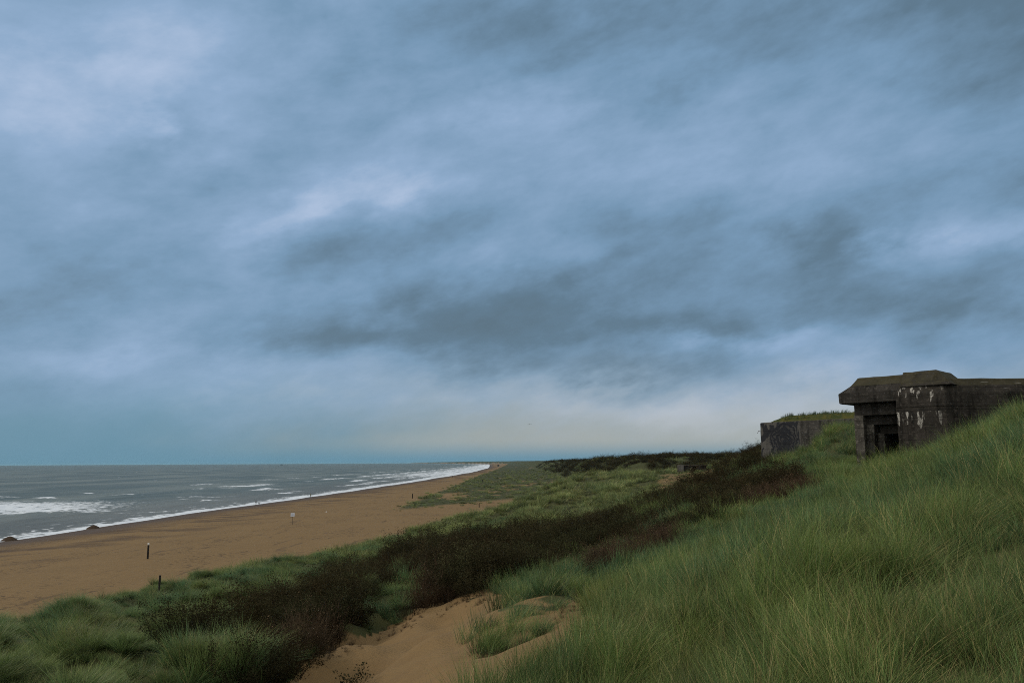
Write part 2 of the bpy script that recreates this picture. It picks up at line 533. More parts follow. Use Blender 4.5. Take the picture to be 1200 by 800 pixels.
def concrete(name, base, dark, lichen=.5, streaks=0, mural=False):
    m, t, out = material(name)
    co = t.node('ShaderNodeTexCoord').outputs['Object']
    p = t.sep(co)
    nor = t.sep(t.node('ShaderNodeNewGeometry').outputs['Normal'])
    n1 = t.noise(co, .9, 5, .6); n2 = t.noise(co, 5, 5, .65); n3 = t.noise(co, 28, 3, .6)
    dn = t.noise(t.comb(t.m('MULTIPLY', p[0], 2.6), t.m('MULTIPLY', p[1], 2.6), t.m('MULTIPLY', p[2], .22)), 1.0, 4, .6)
    col = t.mix(t.mapr(n1, .35, .65), base, dark)
    col = t.mix(t.mapr(dn, .5, .66, 0, .75), col, tuple(v * .42 for v in dark))
    col = t.mix(t.mapr(n2, .52, .66, 0, .6), col, tuple(min(1, v * 1.9) for v in base))
    # board-marked lines
    w = t.m('FRACT', t.m('MULTIPLY', p[2], 2.4))
    line = t.mapr(w, 0.0, .06, 1, 0)
    col = t.mix(t.m('MULTIPLY', line, t.mapr(n2, .4, .6, .3, .95)), col, tuple(v * .45 for v in dark))
    if mural:
        sx = t.m('ADD', p[0], t.m('MULTIPLY', t.m('SUBTRACT', n1, .5), 2.2)); sz = t.m('ADD', p[2], t.m('MULTIPLY', t.m('SUBTRACT', t.noise(co, .6, 3), .5), .9))
        d = t.m('SQRT', t.m('ADD', t.m('POWER', t.m('SUBTRACT', sx, 2.55), 2.0), t.m('POWER', t.m('MULTIPLY', t.m('SUBTRACT', sz, 2.1), .75), 2.0)))
        ring = t.m('MULTIPLY', t.mapr(d, 1.5, 1.62, 1, 0), t.mapr(t.m('SINE', t.m('MULTIPLY', d, 19)), -.5, .2, .55, 1))
        blobs = t.mapr(t.noise(t.comb(t.m('MULTIPLY', p[0], 1.5), p[1], t.m('MULTIPLY', p[2], .7)), 1.15, 2, .4, .8), .50, .54)
        blobs = t.m('MULTIPLY', blobs, t.mapr(p[0], 4.1, 4.25, 1, 0))
        fac = t.m('MAXIMUM', t.m('MULTIPLY', ring, .92), t.m('MULTIPLY', blobs, .85))
        col = t.mix(t.mapr(p[0], 4.2, 4.3, .55, 0), col, (.115, .112, .105))
        col = t.mix(fac, col, (.014, .016, .022))
    if streaks:
        # pale runs of lime and paint below the ledges
        q = t.noise(t.comb(t.m('MULTIPLY', p[0], 4.2), t.m('MULTIPLY', p[1], 4.2), t.m('MULTIPLY', p[2], .8)), 1.0, 3, .55, .3)
        z = p[2]
        b1 = t.m('MULTIPLY', t.mapr(z, 1.55, 2.35), t.mapr(z, 2.86, 2.90, 1, 0))
        b2 = t.m('MULTIPLY', t.mapr(z, 3.15, 3.7), t.mapr(z, 4.25, 4.5, 1, 0))
        band = t.m('MAXIMUM', b1, t.m('MULTIPLY', b2, .8))
        lim = t.m('MULTIPLY', t.mapr(p[0], 2.2, 3.1, 1, 0), 1.0)
        st = t.m('MULTIPLY', t.mapr(t.m('ADD', q, t.m('MULTIPLY', t.m('SUBTRACT', band, 1), .22)), .532, .560), t.m('MULTIPLY', lim, t.mapr(band, .02, .2)))
        col = t.mix(t.m('MULTIPLY', st, t.mapr(t.m('ADD', n2, t.m('MULTIPLY', t.m('SUBTRACT', n3, .5), 1.2)), .38, .58, .12, .95)), col, (.42, .405, .37))
        # a few chalky scuffs along the top of the long wall
        sc = t.m('MULTIPLY', t.mapr(t.noise(t.comb(t.m('MULTIPLY', p[0], .9), p[1], t.m('MULTIPLY', p[2], 6)), 1.1, 2), .68, .72), t.mapr(z, 4.0, 4.3))
        col = t.mix(t.m('MULTIPLY', sc, .7), col, (.4, .39, .37))
    # lichen and moss on everything that faces the sky
    up = t.m('ADD', t.mapr(nor[2], .15, .75), t.m('MULTIPLY', t.m('SUBTRACT', n2, .5), 1.1))
    col = t.mix(t.m('MULTIPLY', t.mapr(up, .35, .9), lichen), col, t.mix(n1, (.062, .054, .018), (.036, .034, .022)))
    bsdf(t, out, col, .93, .12, t.m('ADD', t.m('MULTIPLY', n2, .8), t.m('SUBTRACT', t.m('MULTIPLY', n3, .5), t.m('MULTIPLY', line, .5))), .6, .05)
    return m


M_CONC = concrete('weathered_concrete', (.046, .042, .038), (.026, .024, .021), .6)
M_JAMB_LIT = concrete('lit_jamb_concrete', (.105, .098, .085), (.038, .034, .030), .4)  # paler base puts the light on the jamb sides into the colour
M_CONCW = concrete('streaked_concrete', (.044, .039, .034), (.025, .023, .020), .55, streaks=1)
M_CONC2 = concrete('painted_concrete', (.072, .068, .062), (.042, .040, .037), .3, mural=True)
M_CONC3 = concrete('pale_concrete', (.125, .12, .112), (.075, .072, .066), .2)

# ------------------------------------------------------------------ ground sheet
nth, nr = len(T_TH), len(T_LR)
V = np.stack([TX, TY, TZ], -1).reshape(-1, 3)
ii, jj = np.meshgrid(np.arange(nth - 1), np.arange(nr - 1), indexing='ij')
F = np.stack([ii * nr + jj, (ii + 1) * nr + jj, (ii + 1) * nr + jj + 1, ii * nr + jj + 1], -1).reshape(-1, 4)[:, ::-1]
gme = new_mesh('ground', V, F, M_GROUND)
g_, s_, rd_, PX_, PY_ = cover(TX.ravel(), TY.ravel(), TZ.ravel())
veg = np.clip(g_ + s_ + rd_ * .35, 0, 1)
far = np.hypot(TX, TY).ravel() > 4
attr(gme, 'veg', veg.astype(np.float32))
xs = (TX - shore_x(TY)).ravel()
attr(gme, 'beach', sstep(.6, .2, (TZ - beach_z(TX, TY)).ravel()).astype(np.float32))
wet = sstep(26, 3, xs + 4 * perlin(TX.ravel() / 9, TY.ravel() / 21)) * 0.9
attr(gme, 'wet', wet.astype(np.float32))
st = sstep(-.06, .30, fbm(TX / 20 + 5, TY / 9, 4)).ravel() * sstep(6, 12, xs) * sstep(54, 26, xs)
st = np.maximum(st, 0.6 * sstep(.30, .5, fbm(TX / 9, TY / 20 + 9, 3)).ravel() * sstep(60, 45, xs) * 0)
attr(gme, 'streak', st.astype(np.float32))
ground = tag(link('ground', gme), 'sandy dunes and broad beach running along the sea', 'ground', kind='structure')
# the small disc under the tripod
bm = bmesh.new()
ring = [bm.verts.new((math.sin(a) * .32, math.cos(a) * .32, hgt(math.sin(a) * .31, math.cos(a) * .31) + .004)) for a in np.linspace(0, 2 * math.pi, 24, endpoint=False)]
bm.faces.new(ring)
tag(bm_obj('footing_ground', bm, M_GROUND), 'trodden patch of dune turf', 'ground', kind='structure')


# ------------------------------------------------------------------ plants (templates)
def tuft_mesh(name, n, h, hv, width, spread, outward, wind, seg, mat, seed, droop=.5, dryness=.5):
    R = np.random.default_rng(seed)
    Vs, Fs, A = [], [], []
    base = 0
    for i in range(n):
        a = R.uniform(0, 2 * math.pi); q = math.sqrt(R.uniform()) * spread
        p = np.array([math.cos(a) * q, math.sin(a) * q, -0.03])
        L = h * (1 + R.normal() * hv); L = max(.3 * h, L)
        az = a + R.normal() * .7
        out_ = outward * (0.25 + 0.75 * q / spread) * R.uniform(.5, 1.3)
        d = np.array([math.cos(az) * out_ + wind * .35 * R.uniform(.4, 1.4), math.sin(az) * out_, 1.0]); d /= np.linalg.norm(d)
        bend = np.array([math.cos(az) * droop * R.uniform(.2, 1.2) + wind * R.uniform(.5, 1.3), math.sin(az) * droop * R.uniform(.2, 1.2) + wind * .15, -.25 * droop * R.uniform(0, 1.6)])
        wa = R.uniform(0, math.pi); side = np.array([math.cos(wa), math.sin(wa), 0.0])
        w = width * R.uniform(.6, 1.3)
        rnd = R.uniform(); dr = R.uniform()
        for k in range(seg + 1):
            t = k / seg
            ww = w * (1 - t ** 1.6) * .5 * (0.75 + .25 * min(1, 4 * t))
            if k == seg:
                Vs.append(p); A.append((rnd, t, dr, 1))
            else:
                Vs.append(p - side * ww); Vs.append(p + side * ww); A += [(rnd, t, dr, 1)] * 2
            dd = d + bend * (t * 1.1); dd /= np.linalg.norm(dd)
            p = p + dd * (L / seg)
        for k in range(seg):
            b = base + 2 * k
            if k == seg - 1:
                Fs.append((b, b + 1, b + 2, b + 2))
            else:
                Fs.append((b, b + 1, b + 3, b + 2))
        base += 2 * seg + 1
    V = np.array(Vs)
    tri = []
    for f in Fs:
        tri.append((f[0], f[1], f[2]))
        if f[3] != f[2]:
            tri.append((f[0], f[2], f[3]))
    me = new_mesh(name, V, np.array(tri), mat, smooth=True)
    attr(me, 'bl', np.array(A, np.float32), 'FLOAT_COLOR')
    return me


def shrub_arrays(seed, hgt_, rad, stems, leaves, leaf_l, leaf_w, twig_w=.012, upright=.5, lean=.15):
    """twig ribbons (three-sided) and leaves; returns two (V, F, A) sets"""
    R = np.random.default_rng(seed)
    tv, tf, ta = [], [], []
    ends = []

    def twig(p0, d, L, w, seg, lvl):
        p = p0.copy(); pts = [p.copy()]
        for k in range(seg):
            d2 = d + R.normal(size=3) * .16; d2[2] += .05
            d2 /= np.linalg.norm(d2); p = p + d2 * L / seg; pts.append(p.copy()); d = d2
        rnd = R.uniform()
        b = len(tv)
        for k, q in enumerate(pts):
            ww = w * (1 - .8 * k / seg)
            for s in range(3):
                an = s * 2.094; tv.append(q + np.array([math.cos(an), math.sin(an), 0]) * ww)
                ta.append((rnd, min(1, max(0, q[2] / hgt_)), R.uniform(), 1))
        for k in range(seg):
            for s in range(3):
                a0 = b + 3 * k + s; a1 = b + 3 * k + (s + 1) % 3
                tf.append((a0, a1, a1 + 3)); tf.append((a0, a1 + 3, a0 + 3))
        for q in pts[1:]:
            ends.append((q, d))
        return pts, d

    for i in range(stems):
        a = R.uniform(0, 6.283); q = math.sqrt(R.uniform()) * rad * .45
        p0 = np.array([math.cos(a) * q, math.sin(a) * q, -.08])
        sp = (q / rad) * 1.3 + R.uniform(0, .35)
        d = np.array([math.cos(a) * sp * (1 - upright) * 2 + lean, math.sin(a) * sp * (1 - upright) * 2, 1.0]); d /= np.linalg.norm(d)
        L = hgt_ * R.uniform(.55, 1.05)
        pts, dd = twig(p0, d, L, twig_w * R.uniform(.7, 1.2), 4, 0)
        for k in range(R.integers(2, 5)):
            q = pts[R.integers(1, 5)]
            d3 = dd + R.normal(size=3) * .55; d3[2] = abs(d3[2]) + .2; d3 /= np.linalg.norm(d3)
            twig(q, d3, L * R.uniform(.2, .45), twig_w * .5, 3, 1)
    lv, lf, la = [], [], []
    E = [e[0] for e in ends]
    for i in range(leaves):
        q = E[R.integers(len(E))] + R.normal(size=3) * np.array([.075, .075, .06]) * min(1.0, rad + .2)
        if q[2] < .08: q[2] = R.uniform(.08, .3)
        d = R.normal(size=3); d[2] = abs(d[2]) * .8 + .1; d /= np.linalg.norm(d)
        s = np.cross(d, R.normal(size=3)); s /= np.linalg.norm(s) + 1e-6
        l = leaf_l * R.uniform(.6, 1.3); w = leaf_w * R.uniform(.6, 1.3)
        b = len(lv); rnd = R.uniform(); dr = R.uniform(); hh = min(1, q[2] / hgt_)
        lv += [q, q + d * l * .5 + s * w, q + d * l, q + d * l * .5 - s * w]
        la += [(rnd, hh, dr, 1)] * 4
        lf += [(b, b + 1, b + 2), (b, b + 2, b + 3)]
    return (tv, tf, ta), (lv, lf, la)


def arr_mesh(name, parts, mat):
    V, F, A = [], [], []
    for v, f, a in parts:
        b = len(V); V += list(v); A += list(a); F += [tuple(i + b for i in q) for q in f]
    me = new_mesh(name, np.array(V), np.array(F), mat, smooth=False)
    attr(me, 'bl', np.array(A, np.float32), 'FLOAT_COLOR')
    return me


def scatter(name, pts, rot, scl, idx, templates, label, cat):
    """one stuff object: a point mesh whose node tree places the plant shapes"""
    me = bpy.data.meshes.new(name)
    me.vertices.add(len(pts)); me.vertices.foreach_set('co', np.asarray(pts, np.float32).ravel())
    attr(me, 'rot', np.asarray(rot, np.float32), 'FLOAT_VECTOR')
    attr(me, 'scl', np.asarray(scl, np.float32), 'FLOAT_VECTOR')
    attr(me, 'idx', np.asarray(idx, np.int32), 'INT')
    o = link(name, me)
    ng = bpy.data.node_groups.new(name + '_placing', 'GeometryNodeTree')
    ng.interface.new_socket('Geometry', in_out='INPUT', socket_type='NodeSocketGeometry')
    ng.interface.new_socket('Geometry', in_out='OUTPUT', socket_type='NodeSocketGeometry')
    N = ng.nodes; L = ng.links
    gi = N.new('NodeGroupInput'); go = N.new('NodeGroupOutput')
    jn = N.new('GeometryNodeJoinGeometry')
    # the last one linked comes first in the list of a multi-input
    for me_t in reversed(templates):
        ob = bpy.data.objects.new(me_t.name + '_shape', me_t)
        oi = N.new('GeometryNodeObjectInfo'); oi.inputs['Object'].default_value = ob; oi.inputs['As Instance'].default_value = False
        g2 = N.new('GeometryNodeGeometryToInstance')
        L.new(oi.outputs['Geometry'], g2.inputs[0]); L.new(g2.outputs[0], jn.inputs[0])

    def named(nm, typ):
        a = N.new('GeometryNodeInputNamedAttribute'); a.data_type = typ; a.inputs['Name'].default_value = nm
        return a.outputs['Attribute']
    ip = N.new('GeometryNodeInstanceOnPoints')
    L.new(gi.outputs[0], ip.inputs['Points']); L.new(jn.outputs[0], ip.inputs['Instance'])
    ip.inputs['Pick Instance'].default_value = True
    L.new(named('idx', 'INT'), ip.inputs['Instance Index'])
    er = N.new('FunctionNodeEulerToRotation'); L.new(named('rot', 'FLOAT_VECTOR'), er.inputs[0]); L.new(er.outputs[0], ip.inputs['Rotation'])
    L.new(named('scl', 'FLOAT_VECTOR'), ip.inputs['Scale'])
    L.new(ip.outputs[0], go.inputs[0])
    md = o.modifiers.new('placing', 'NODES'); md.node_group = ng
    tag(o, label, cat, kind='stuff')
    return o


def sample(n, rmin, rmax, tmin=-43, tmax=43, power=0.0):
    """points spread evenly over the view sector in (direction, ln distance)"""
    th = np.radians(rng.uniform(tmin, tmax, n))
    u = rng.uniform(0, 1, n)
    if power == 0:
        r = np.exp(math.log(rmin) + u * math.log(rmax / rmin))
    else:
        r = (rmin ** power + u * (rmax ** power - rmin ** power)) ** (1 / power)
    x, y = np.sin(th) * r, np.cos(th) * r
    z = height(x, y)
    return x, y, z, r


# keep plants out of the concrete
BLOCKS = []      # (origin x, y, direction unit, s0, s1, w0, w1)


def clear_of_blocks(x, y):
    ok = np.ones(x.shape, bool)
    for ox, oy, dx, dy, s0, s1, w0, w1 in BLOCKS:
        s = (x - ox) * dx + (y - oy) * dy; w = -(x - ox) * dy + (y - oy) * dx
        ok &= ~((s > s0) & (s < s1) & (w > w0) & (w < w1))
    return ok


# ------------------------------------------------------------------ bunkers
class Frame:
    """local frame of a bunker: s along the front, w into the building, z up"""
    def __init__(s, px, r, D):
        D = np.array(D, float); D /= np.linalg.norm(D)
        d = ray(px, 541); h = math.hypot(d[0], d[1])
        s.o = np.array([d[0] / h * r, d[1] / h * r]); s.D = D
        s.N = np.array([-D[1], D[0]])            # into the building
        if s.N @ s.o < 0: s.N = -s.N
        s.ang = math.atan2(D[1], D[0])

    def hit(s, px, py, w=0.0):
        """(s, z) of a photo pixel on the vertical plane w"""
        d = ray(px, py); n2 = np.array([s.N[0], s.N[1]])
        t = ((s.o @ n2) + w) / (d[0] * n2[0] + d[1] * n2[1])
        p = d * t
        return float((p[:2] - s.o) @ s.D), float(CZ + p[2])


def rings_prism(bm, rings):
    """stack of closed rings (same count) -> closed solid"""
    vs = [[bm.verts.new(p) for p in r] for r in rings]
    n = len(rings[0])
    for a, b in zip(vs[:-1], vs[1:]):
        for i in range(n):
            bm.faces.new((a[i], a[(i + 1) % n], b[(i + 1) % n], b[i]))
    bm.faces.new(vs[0][::-1]); bm.faces.new(vs[-1])


def box(bm, s0, s1, w0, w1, z0, z1, bev=.03):
    ring = lambda a, z: [(s0 + a, w0 + a, z), (s1 - a, w0 + a, z), (s1 - a, w1 - a, z), (s0 + a, w1 - a, z)]
    rings_prism(bm, [ring(bev, z0), ring(0, z0 + bev), ring(0, z1 - bev), ring(bev, z1)])


def rough(o, amt=.03, size=.6, cuts=0.45):
    """weather the edges: split into small faces and push them about a little"""
    me = o.data; bm = bmesh.new(); bm.from_mesh(me)
    for it in range(4):
        long_e = [e for e in bm.edges if e.calc_length() > cuts * 1.5]
        if not long_e: break
        bmesh.ops.subdivide_edges(bm, edges=long_e, cuts=1, use_grid_fill=True)
    bmesh.ops.triangulate(bm, faces=bm.faces)
    for v in bm.verts:
        c = v.co
        n = perlin(np.array([c.x / size + c.z * .7]), np.array([c.y / size + c.z * 1.3]))[0]
        n2 = perlin(np.array([c.x / size * 2.3 + 9 - c.z]), np.array([c.y / size * 2.3 + c.z * 2]))[0]
        v.co += v.normal * (n * amt + n2 * amt * .6)
    bm.to_mesh(me); bm.free()


# main bunker
FA = Frame(1052, 52.0, (.70, -.714))
zb = hgt(FA.o[0], FA.o[1])
root = empty('bunker', (FA.o[0], FA.o[1], zb), FA.ang)
# local axes: +x = along the front, +y = into the building (checked below), z relative to base
flip = 1.0 if (np.array([-math.sin(FA.ang), math.cos(FA.ang)]) @ FA.N) > 0 else -1.0
hz = lambda px, py, w=0.0: FA.hit(px, py, w)[1] - zb
hs = lambda px, py, w=0.0: FA.hit(px, py, w)[0]
tag(root, 'large dark concrete casemate with overhanging roof and stepped embrasure', 'bunker')
sL = hs(983, 468); s2 = hs(995, 452); s3 = hs(1004, 443, .6)
z_b = (hz(983, 474) + hz(1052, 469)) / 2; z_m = hz(983, 462); z_c = (hz(997, 452) + hz(1056, 449)) / 2; z_t = (hz(1004, 443, .6) + hz(1057, 438, .6)) / 2
bm = bmesh.new()
R_ = lambda a, f, z: [(sL + a, f * flip, z), (1.2, f * flip, z), (1.2, 6.5 * flip, z), (sL + a, 6.5 * flip, z)]
rings_prism(bm, [R_(.04, .03, z_b), R_(0, 0, z_b + .04), R_(0, 0, z_m), R_(s2 - sL, .16, z_c), R_(s2 - sL + .03, .20, z_c + .03), R_(s3 - sL, .75, z_t - .03), R_(s3 - sL + .08, .85, z_t)])
canopy = bm_obj('roof_canopy', bm, M_CONC, root); rough(canopy, .035, .7)
# stepped embrasure: three frames, each set further back
W1, W2, W3 = .55, 1.05, 1.6
for (pxa, pxb, pyt, pyb, w0, nm) in ((1001, 1058, 476, 486, W1, 'lintel'), (1014, 1062, 487.5, 497.5, W2, 'lintel'), (1030, 1066, 498, 508.5, W3, 'lintel')):
    bm = bmesh.new()
    zt_, zb_ = hz(pxa, pyt, w0), hz(1030, pyb, w0)
    if w0 == W1: zt_ = z_b + .02
    if w0 > W1: zt_ = zt_ + .25
    box(bm, hs(pxa, 480, w0), 1.1, w0 * flip, (w0 + (W2 - W1) - .004 if w0 < W3 else 5.2) * flip, zb_, zt_)
    o = bm_obj(nm, bm, M_CONC, root); rough(o, .02, .5)
for (pxa, pxb, w0, w1, pyt) in ((1001.5, 1012, W1, 5.2, 486), (1013, 1024, W2, 5.2, 497), (1025.5, 1035.5, W3, 5.2, 508)):
    bm = bmesh.new()
    sa = hs(pxa, 500, w0); sb = hs(pxb, 500, w0)
    box(bm, sa + .003, sb, w0 * flip, w1 * flip, -2.2, hz(1025, pyt, w0) + .03)
    o = bm_obj('jamb', bm, M_JAMB_LIT, root); rough(o, .02, .5)
bm = bmesh.new(); box(bm, sL + .6, 1.0, 5.0 * flip, 6.3 * flip, -2.2, z_b + .02)
rough(bm_obj('back_wall', bm, M_CONC, root), .02, .6)
# wing and long wall
WF = -.45
sa = hs(1052, 500, WF); sb = hs(1098, 480, WF)
ang_x = -FA.ang          # world +x seen in the local frame
ex = np.array([math.cos(ang_x), math.sin(ang_x)])          # along world +x
ey = np.array([-math.sin(ang_x), math.cos(ang_x)])         # along world +y
pA = np.array([sa, WF * flip]); pB = np.array([sb, WF * flip])
pC = pB + np.array([.45, .10 * flip]); pD = pC + ex * .45
pD = pB + ex * .9 + np.array([.25, .02 * flip])
pE = pD + ex * 16; pF = pE + ey * 7.5; pG = np.array([1.0, 6.2 * flip]); pH = np.array([sa + .02, 2.0 * flip])
plan = [pA, pB, pC, pD, pE, pF, pG, pH]
z_w = hz(1118, 441, -.2)
cen = np.array([4.0, 3.0 * flip])


def inset(plan, d):
    out_ = []
    n = len(plan)
    for i, p in enumerate(plan):
        a = plan[i - 1]; b = plan[(i + 1) % n]
        n1 = np.array([(p - a)[1], -(p - a)[0]]); n2 = np.array([(b - p)[1], -(b - p)[0]])
        n1 = n1 / (np.linalg.norm(n1) + 1e-9); n2 = n2 / (np.linalg.norm(n2) + 1e-9)
        m = n1 + n2; m = m / (np.linalg.norm(m) + 1e-9)
        if m @ (cen - p) < 0: m = -m
        out_.append(p + m * d)
    return out_


zl1 = hz(1075, 477, WF); zl2 = hz(1056, 462, WF)
bm = bmesh.new()
lay = [(0.0, -2.5), (0.0, zl1 - .03), (.035, zl1 - .02), (.035, zl1 + .02), (.0, zl1 + .03), (.03, zl2), (.22, z_w - .42), (.55, z_w - .05), (.75, z_w)]
rings_prism(bm, [[(*p, z) for p in inset(plan, d)] for d, z in lay])
wing = bm_obj('wing_wall', bm, M_CONCW, root); rough(wing, .05, .9, .5)
# capping block on the wing
sc0 = hs(1057, 443, .0); sc1 = hs(1098, 437, .0)
z0c = z_w - .42; z1c = hz(1080, 435.0, .3) + .02
bm = bmesh.new()
Q = lambda a, f, b, z: [(sc0 + a, f * flip, z), (sc1 - b, f * flip, z), (sc1 - b, 2.6 * flip, z), (sc0 + a, 2.6 * flip, z)]
rings_prism(bm, [Q(0, -.34, -.85, z0c), Q(0, -.36, -.85, z0c + .04), Q(.0, -.30, -.70, z0c + .16), Q(.02, .16, .05, z1c - .03), Q(.08, .26, .12, z1c)])
o = bm_obj('capping_block', bm, M_CONC, root); rough(o, .035, .6)
BLOCKS.append((FA.o[0], FA.o[1], FA.D[0], FA.D[1], sL + .75, 5.0, .5, 7.0))
BLOCKS.append((FA.o[0] + FA.D[0] * sa, FA.o[1] + FA.D[1] * sa, FA.D[0], FA.D[1], 0, 3.2, -.3, 7.0))
wd = FA.o + FA.D * pD[0] + FA.N * abs(pD[1]) * (1 if pD[1] * flip > 0 else -1)
BLOCKS.append((wd[0] - .5, wd[1], 1, 0, 0, 17, .05, 8))

# second bunker, turf on its roof
FB = Frame(893, 80.0, (.60, -.80))
zb2 = hgt(FB.o[0], FB.o[1])
root2 = empty('bunker', (FB.o[0], FB.o[1], zb2), FB.ang)
tag(root2, 'smaller concrete bunker with dark painted arches and a turf roof', 'bunker')
fl2 = 1.0 if (np.array([-math.sin(FB.ang), math.cos(FB.ang)]) @ FB.N) > 0 else -1.0
zt2 = FB.hit(893, 495)[1] - zb2
bm = bmesh.new()
box(bm, 0, 13.5, 0, 9 * fl2, -3, zt2, .06)
o = bm_obj('concrete_wall', bm, M_CONC2, root2); rough(o, .05, .8, .5)
BLOCKS.append((FB.o[0], FB.o[1], FB.D[0], FB.D[1], 0, 13.5, 0, 9))
# turf mound
nx_, ny_ = 60, 34
S, Wd = np.meshgrid(np.linspace(.35, 13.2, nx_), np.linspace(.06, 8.6, ny_), indexing='ij')
edge = sstep(.2, 2.4, S) * sstep(0, .7, Wd) * sstep(8.7, 7, Wd)
TH = zt2 - .08 + edge * (.62 + .16 * fbm(S / 1.6, Wd / 1.6, 3)) + .09 * fbm(S / .4, Wd / .4, 2) * edge
tv = np.stack([S, Wd * fl2, TH], -1).reshape(-1, 3)
ii, jj = np.meshgrid(np.arange(nx_ - 1), np.arange(ny_ - 1), indexing='ij')
tF = np.stack([ii * ny_ + jj, (ii + 1) * ny_ + jj, (ii + 1) * ny_ + jj + 1, ii * ny_ + jj + 1], -1).reshape(-1, 4)
mm, t, out = material('mossy_turf')
co = t.node('ShaderNodeTexCoord').outputs['Object']
nn = t.noise(co, 2.2, 4)
bsdf(t, out, t.mix(t.mapr(nn, .35, .65), (.075, .072, .022), (.040, .052, .020)), .95, .05, t.noise(co, 12, 4), .8, .08)
turf = link('turf_roof', new_mesh('turf_roof', tv, tF, mm), root2)


def blades_on(points, n_each, h, width, mat, name, parent, seed=1, wind=.25):
    R = np.random.default_rng(seed); V = []; F = []; A = []
    for p in points:
        for k in range(n_each):
            L = h * R.uniform(.5, 1.3); a = R.uniform(0, 6.28); w = width * R.uniform(.6, 1.2)
            b = np.array(p) + np.array([R.normal() * .06, R.normal() * .06, -.03]); s = np.array([math.cos(a), math.sin(a), 0]) * w / 2
            t1 = b + np.array([R.normal() * .12 + wind * .4, R.normal() * .12, .6]) * L; t2 = b + np.array([R.normal() * .3 + wind, R.normal() * .3, 1.0]) * L
            i = len(V); V += [b - s, b + s, t1 + s * .7, t1 - s * .7, t2]; rr = (R.uniform(), R.uniform())
            A += [(rr[0], 0, rr[1], 1)] * 2 + [(rr[0], .6, rr[1], 1)] * 2 + [(rr[0], 1, rr[1], 1)]
            F += [(i, i + 1, i + 2), (i, i + 2, i + 3), (i + 3, i + 2, i + 4)]
    me = new_mesh(name, np.array(V), np.array(F), mat); attr(me, 'bl', np.array(A, np.float32), 'FLOAT_COLOR')
    return tag(link(name, me, parent), kind='stuff')


sel = rng.integers(0, len(tv), 1500)
ww_ = (edge.reshape(-1)[sel] > .25) & (perlin(S.reshape(-1)[sel] / 1.3, Wd.reshape(-1)[sel] / 1.3) > -.12)
blades_on(tv[sel][ww_], 7, .34, .022, M_TUSS, 'grass_cover', root2, 3)
# rusty reinforcement sticking out of the corner
bm = bmesh.new()
for a, b in (((0, .25, zt2 - .9), (-.35, .2, zt2 - .75)), ((-.35, .2, zt2 - .75), (-.5, .2, zt2 - 1.0))):
    a, b = Vector(a), Vector(b); d = b - a
    M = Matrix.Translation((a + b) / 2) @ d.to_track_quat('Z', 'Y').to_matrix().to_4x4()
    bmesh.ops.create_cone(bm, cap_ends=True, segments=6, radius1=.02, radius2=.02, depth=d.length + .02, matrix=M)
M_RUST = simple_mat('rusty_steel', (.06, .03, .018), (.03, .018, .012))
bm_obj('reinforcing_bar', bm, M_RUST, root2)

# third bunker, far along the dune
FC = Frame(801, 174.0, (1.0, -.25))
zb3 = hgt(FC.o[0], FC.o[1])
root3 = empty('bunker', (FC.o[0], FC.o[1], zb3), FC.ang)
tag(root3, 'small low grey bunker half buried in pale green grass far along the dune', 'bunker')
fl3 = 1.0 if (np.array([-math.sin(FC.ang), math.cos(FC.ang)]) @ FC.N) > 0 else -1.0
zt3 = FC.hit(801, 544.5)[1] - zb3
bm = bmesh.new()
sx0, sx1 = 0, FC.hit(812, 548)[0]; sx2 = FC.hit(816, 548)[0]; sx3 = FC.hit(827, 548)[0]
box(bm, -1.3, 0, -.7 * fl3, 5 * fl3, -2, zt3 - .05, .04)
rough(bm_obj('pale_wall', bm, M_CONC3, root3), .04, .6, .5)
bm = bmesh.new()
box(bm, .004, sx1, .3 * fl3, 5 * fl3, -2, zt3 - .28, .04)
box(bm, sx2, sx3, .3 * fl3, 5 * fl3, -2, zt3 - .28, .04)
box(bm, sx1 - .1, sx2 + .1, 4 * fl3, 4.9 * fl3, -2, zt3 - .3, .04)
rough(bm_obj('front_wall', bm, M_CONC, root3), .04, .6, .5)
bm = bmesh.new(); box(bm, .006, sx3 + .3, 0, 5.3 * fl3, zt3 - .27, zt3, .05)
rough(bm_obj('roof_slab', bm, M_CONC, root3), .04, .6, .5)

# ------------------------------------------------------------------ grass and scrub masses
GN = [tuft_mesh('near_tuft', 150, .50, .26, .0046, .18, .75, .72, 6, M_GRASS, 100 + i, .85) for i in range(5)] + [tuft_mesh('low_tuft', 60, .26, .3, .0046, .26, .9, .35, 4, M_GRASS, 150 + i, .6) for i in range(3)]
GM = [tuft_mesh('mid_tuft', 110, .52, .24, .0088, .20, .75, .62, 4, M_GRASS, 200 + i, .75) for i in range(5)] + [tuft_mesh('low_mid_tuft', 44, .28, .3, .0085, .28, .9, .3, 3, M_GRASS, 250 + i, .6) for i in range(3)]
GT = [tuft_mesh('tussock', 260, .92, .18, .014, .30, 1.15, .42, 5, M_TUSS, 300 + i, .85) for i in range(5)]
GF = [tuft_mesh('far_tussock', 90, .85, .22, .045, .60, 1.0, .35, 3, M_PALE, 400 + i, .5) for i in range(4)]


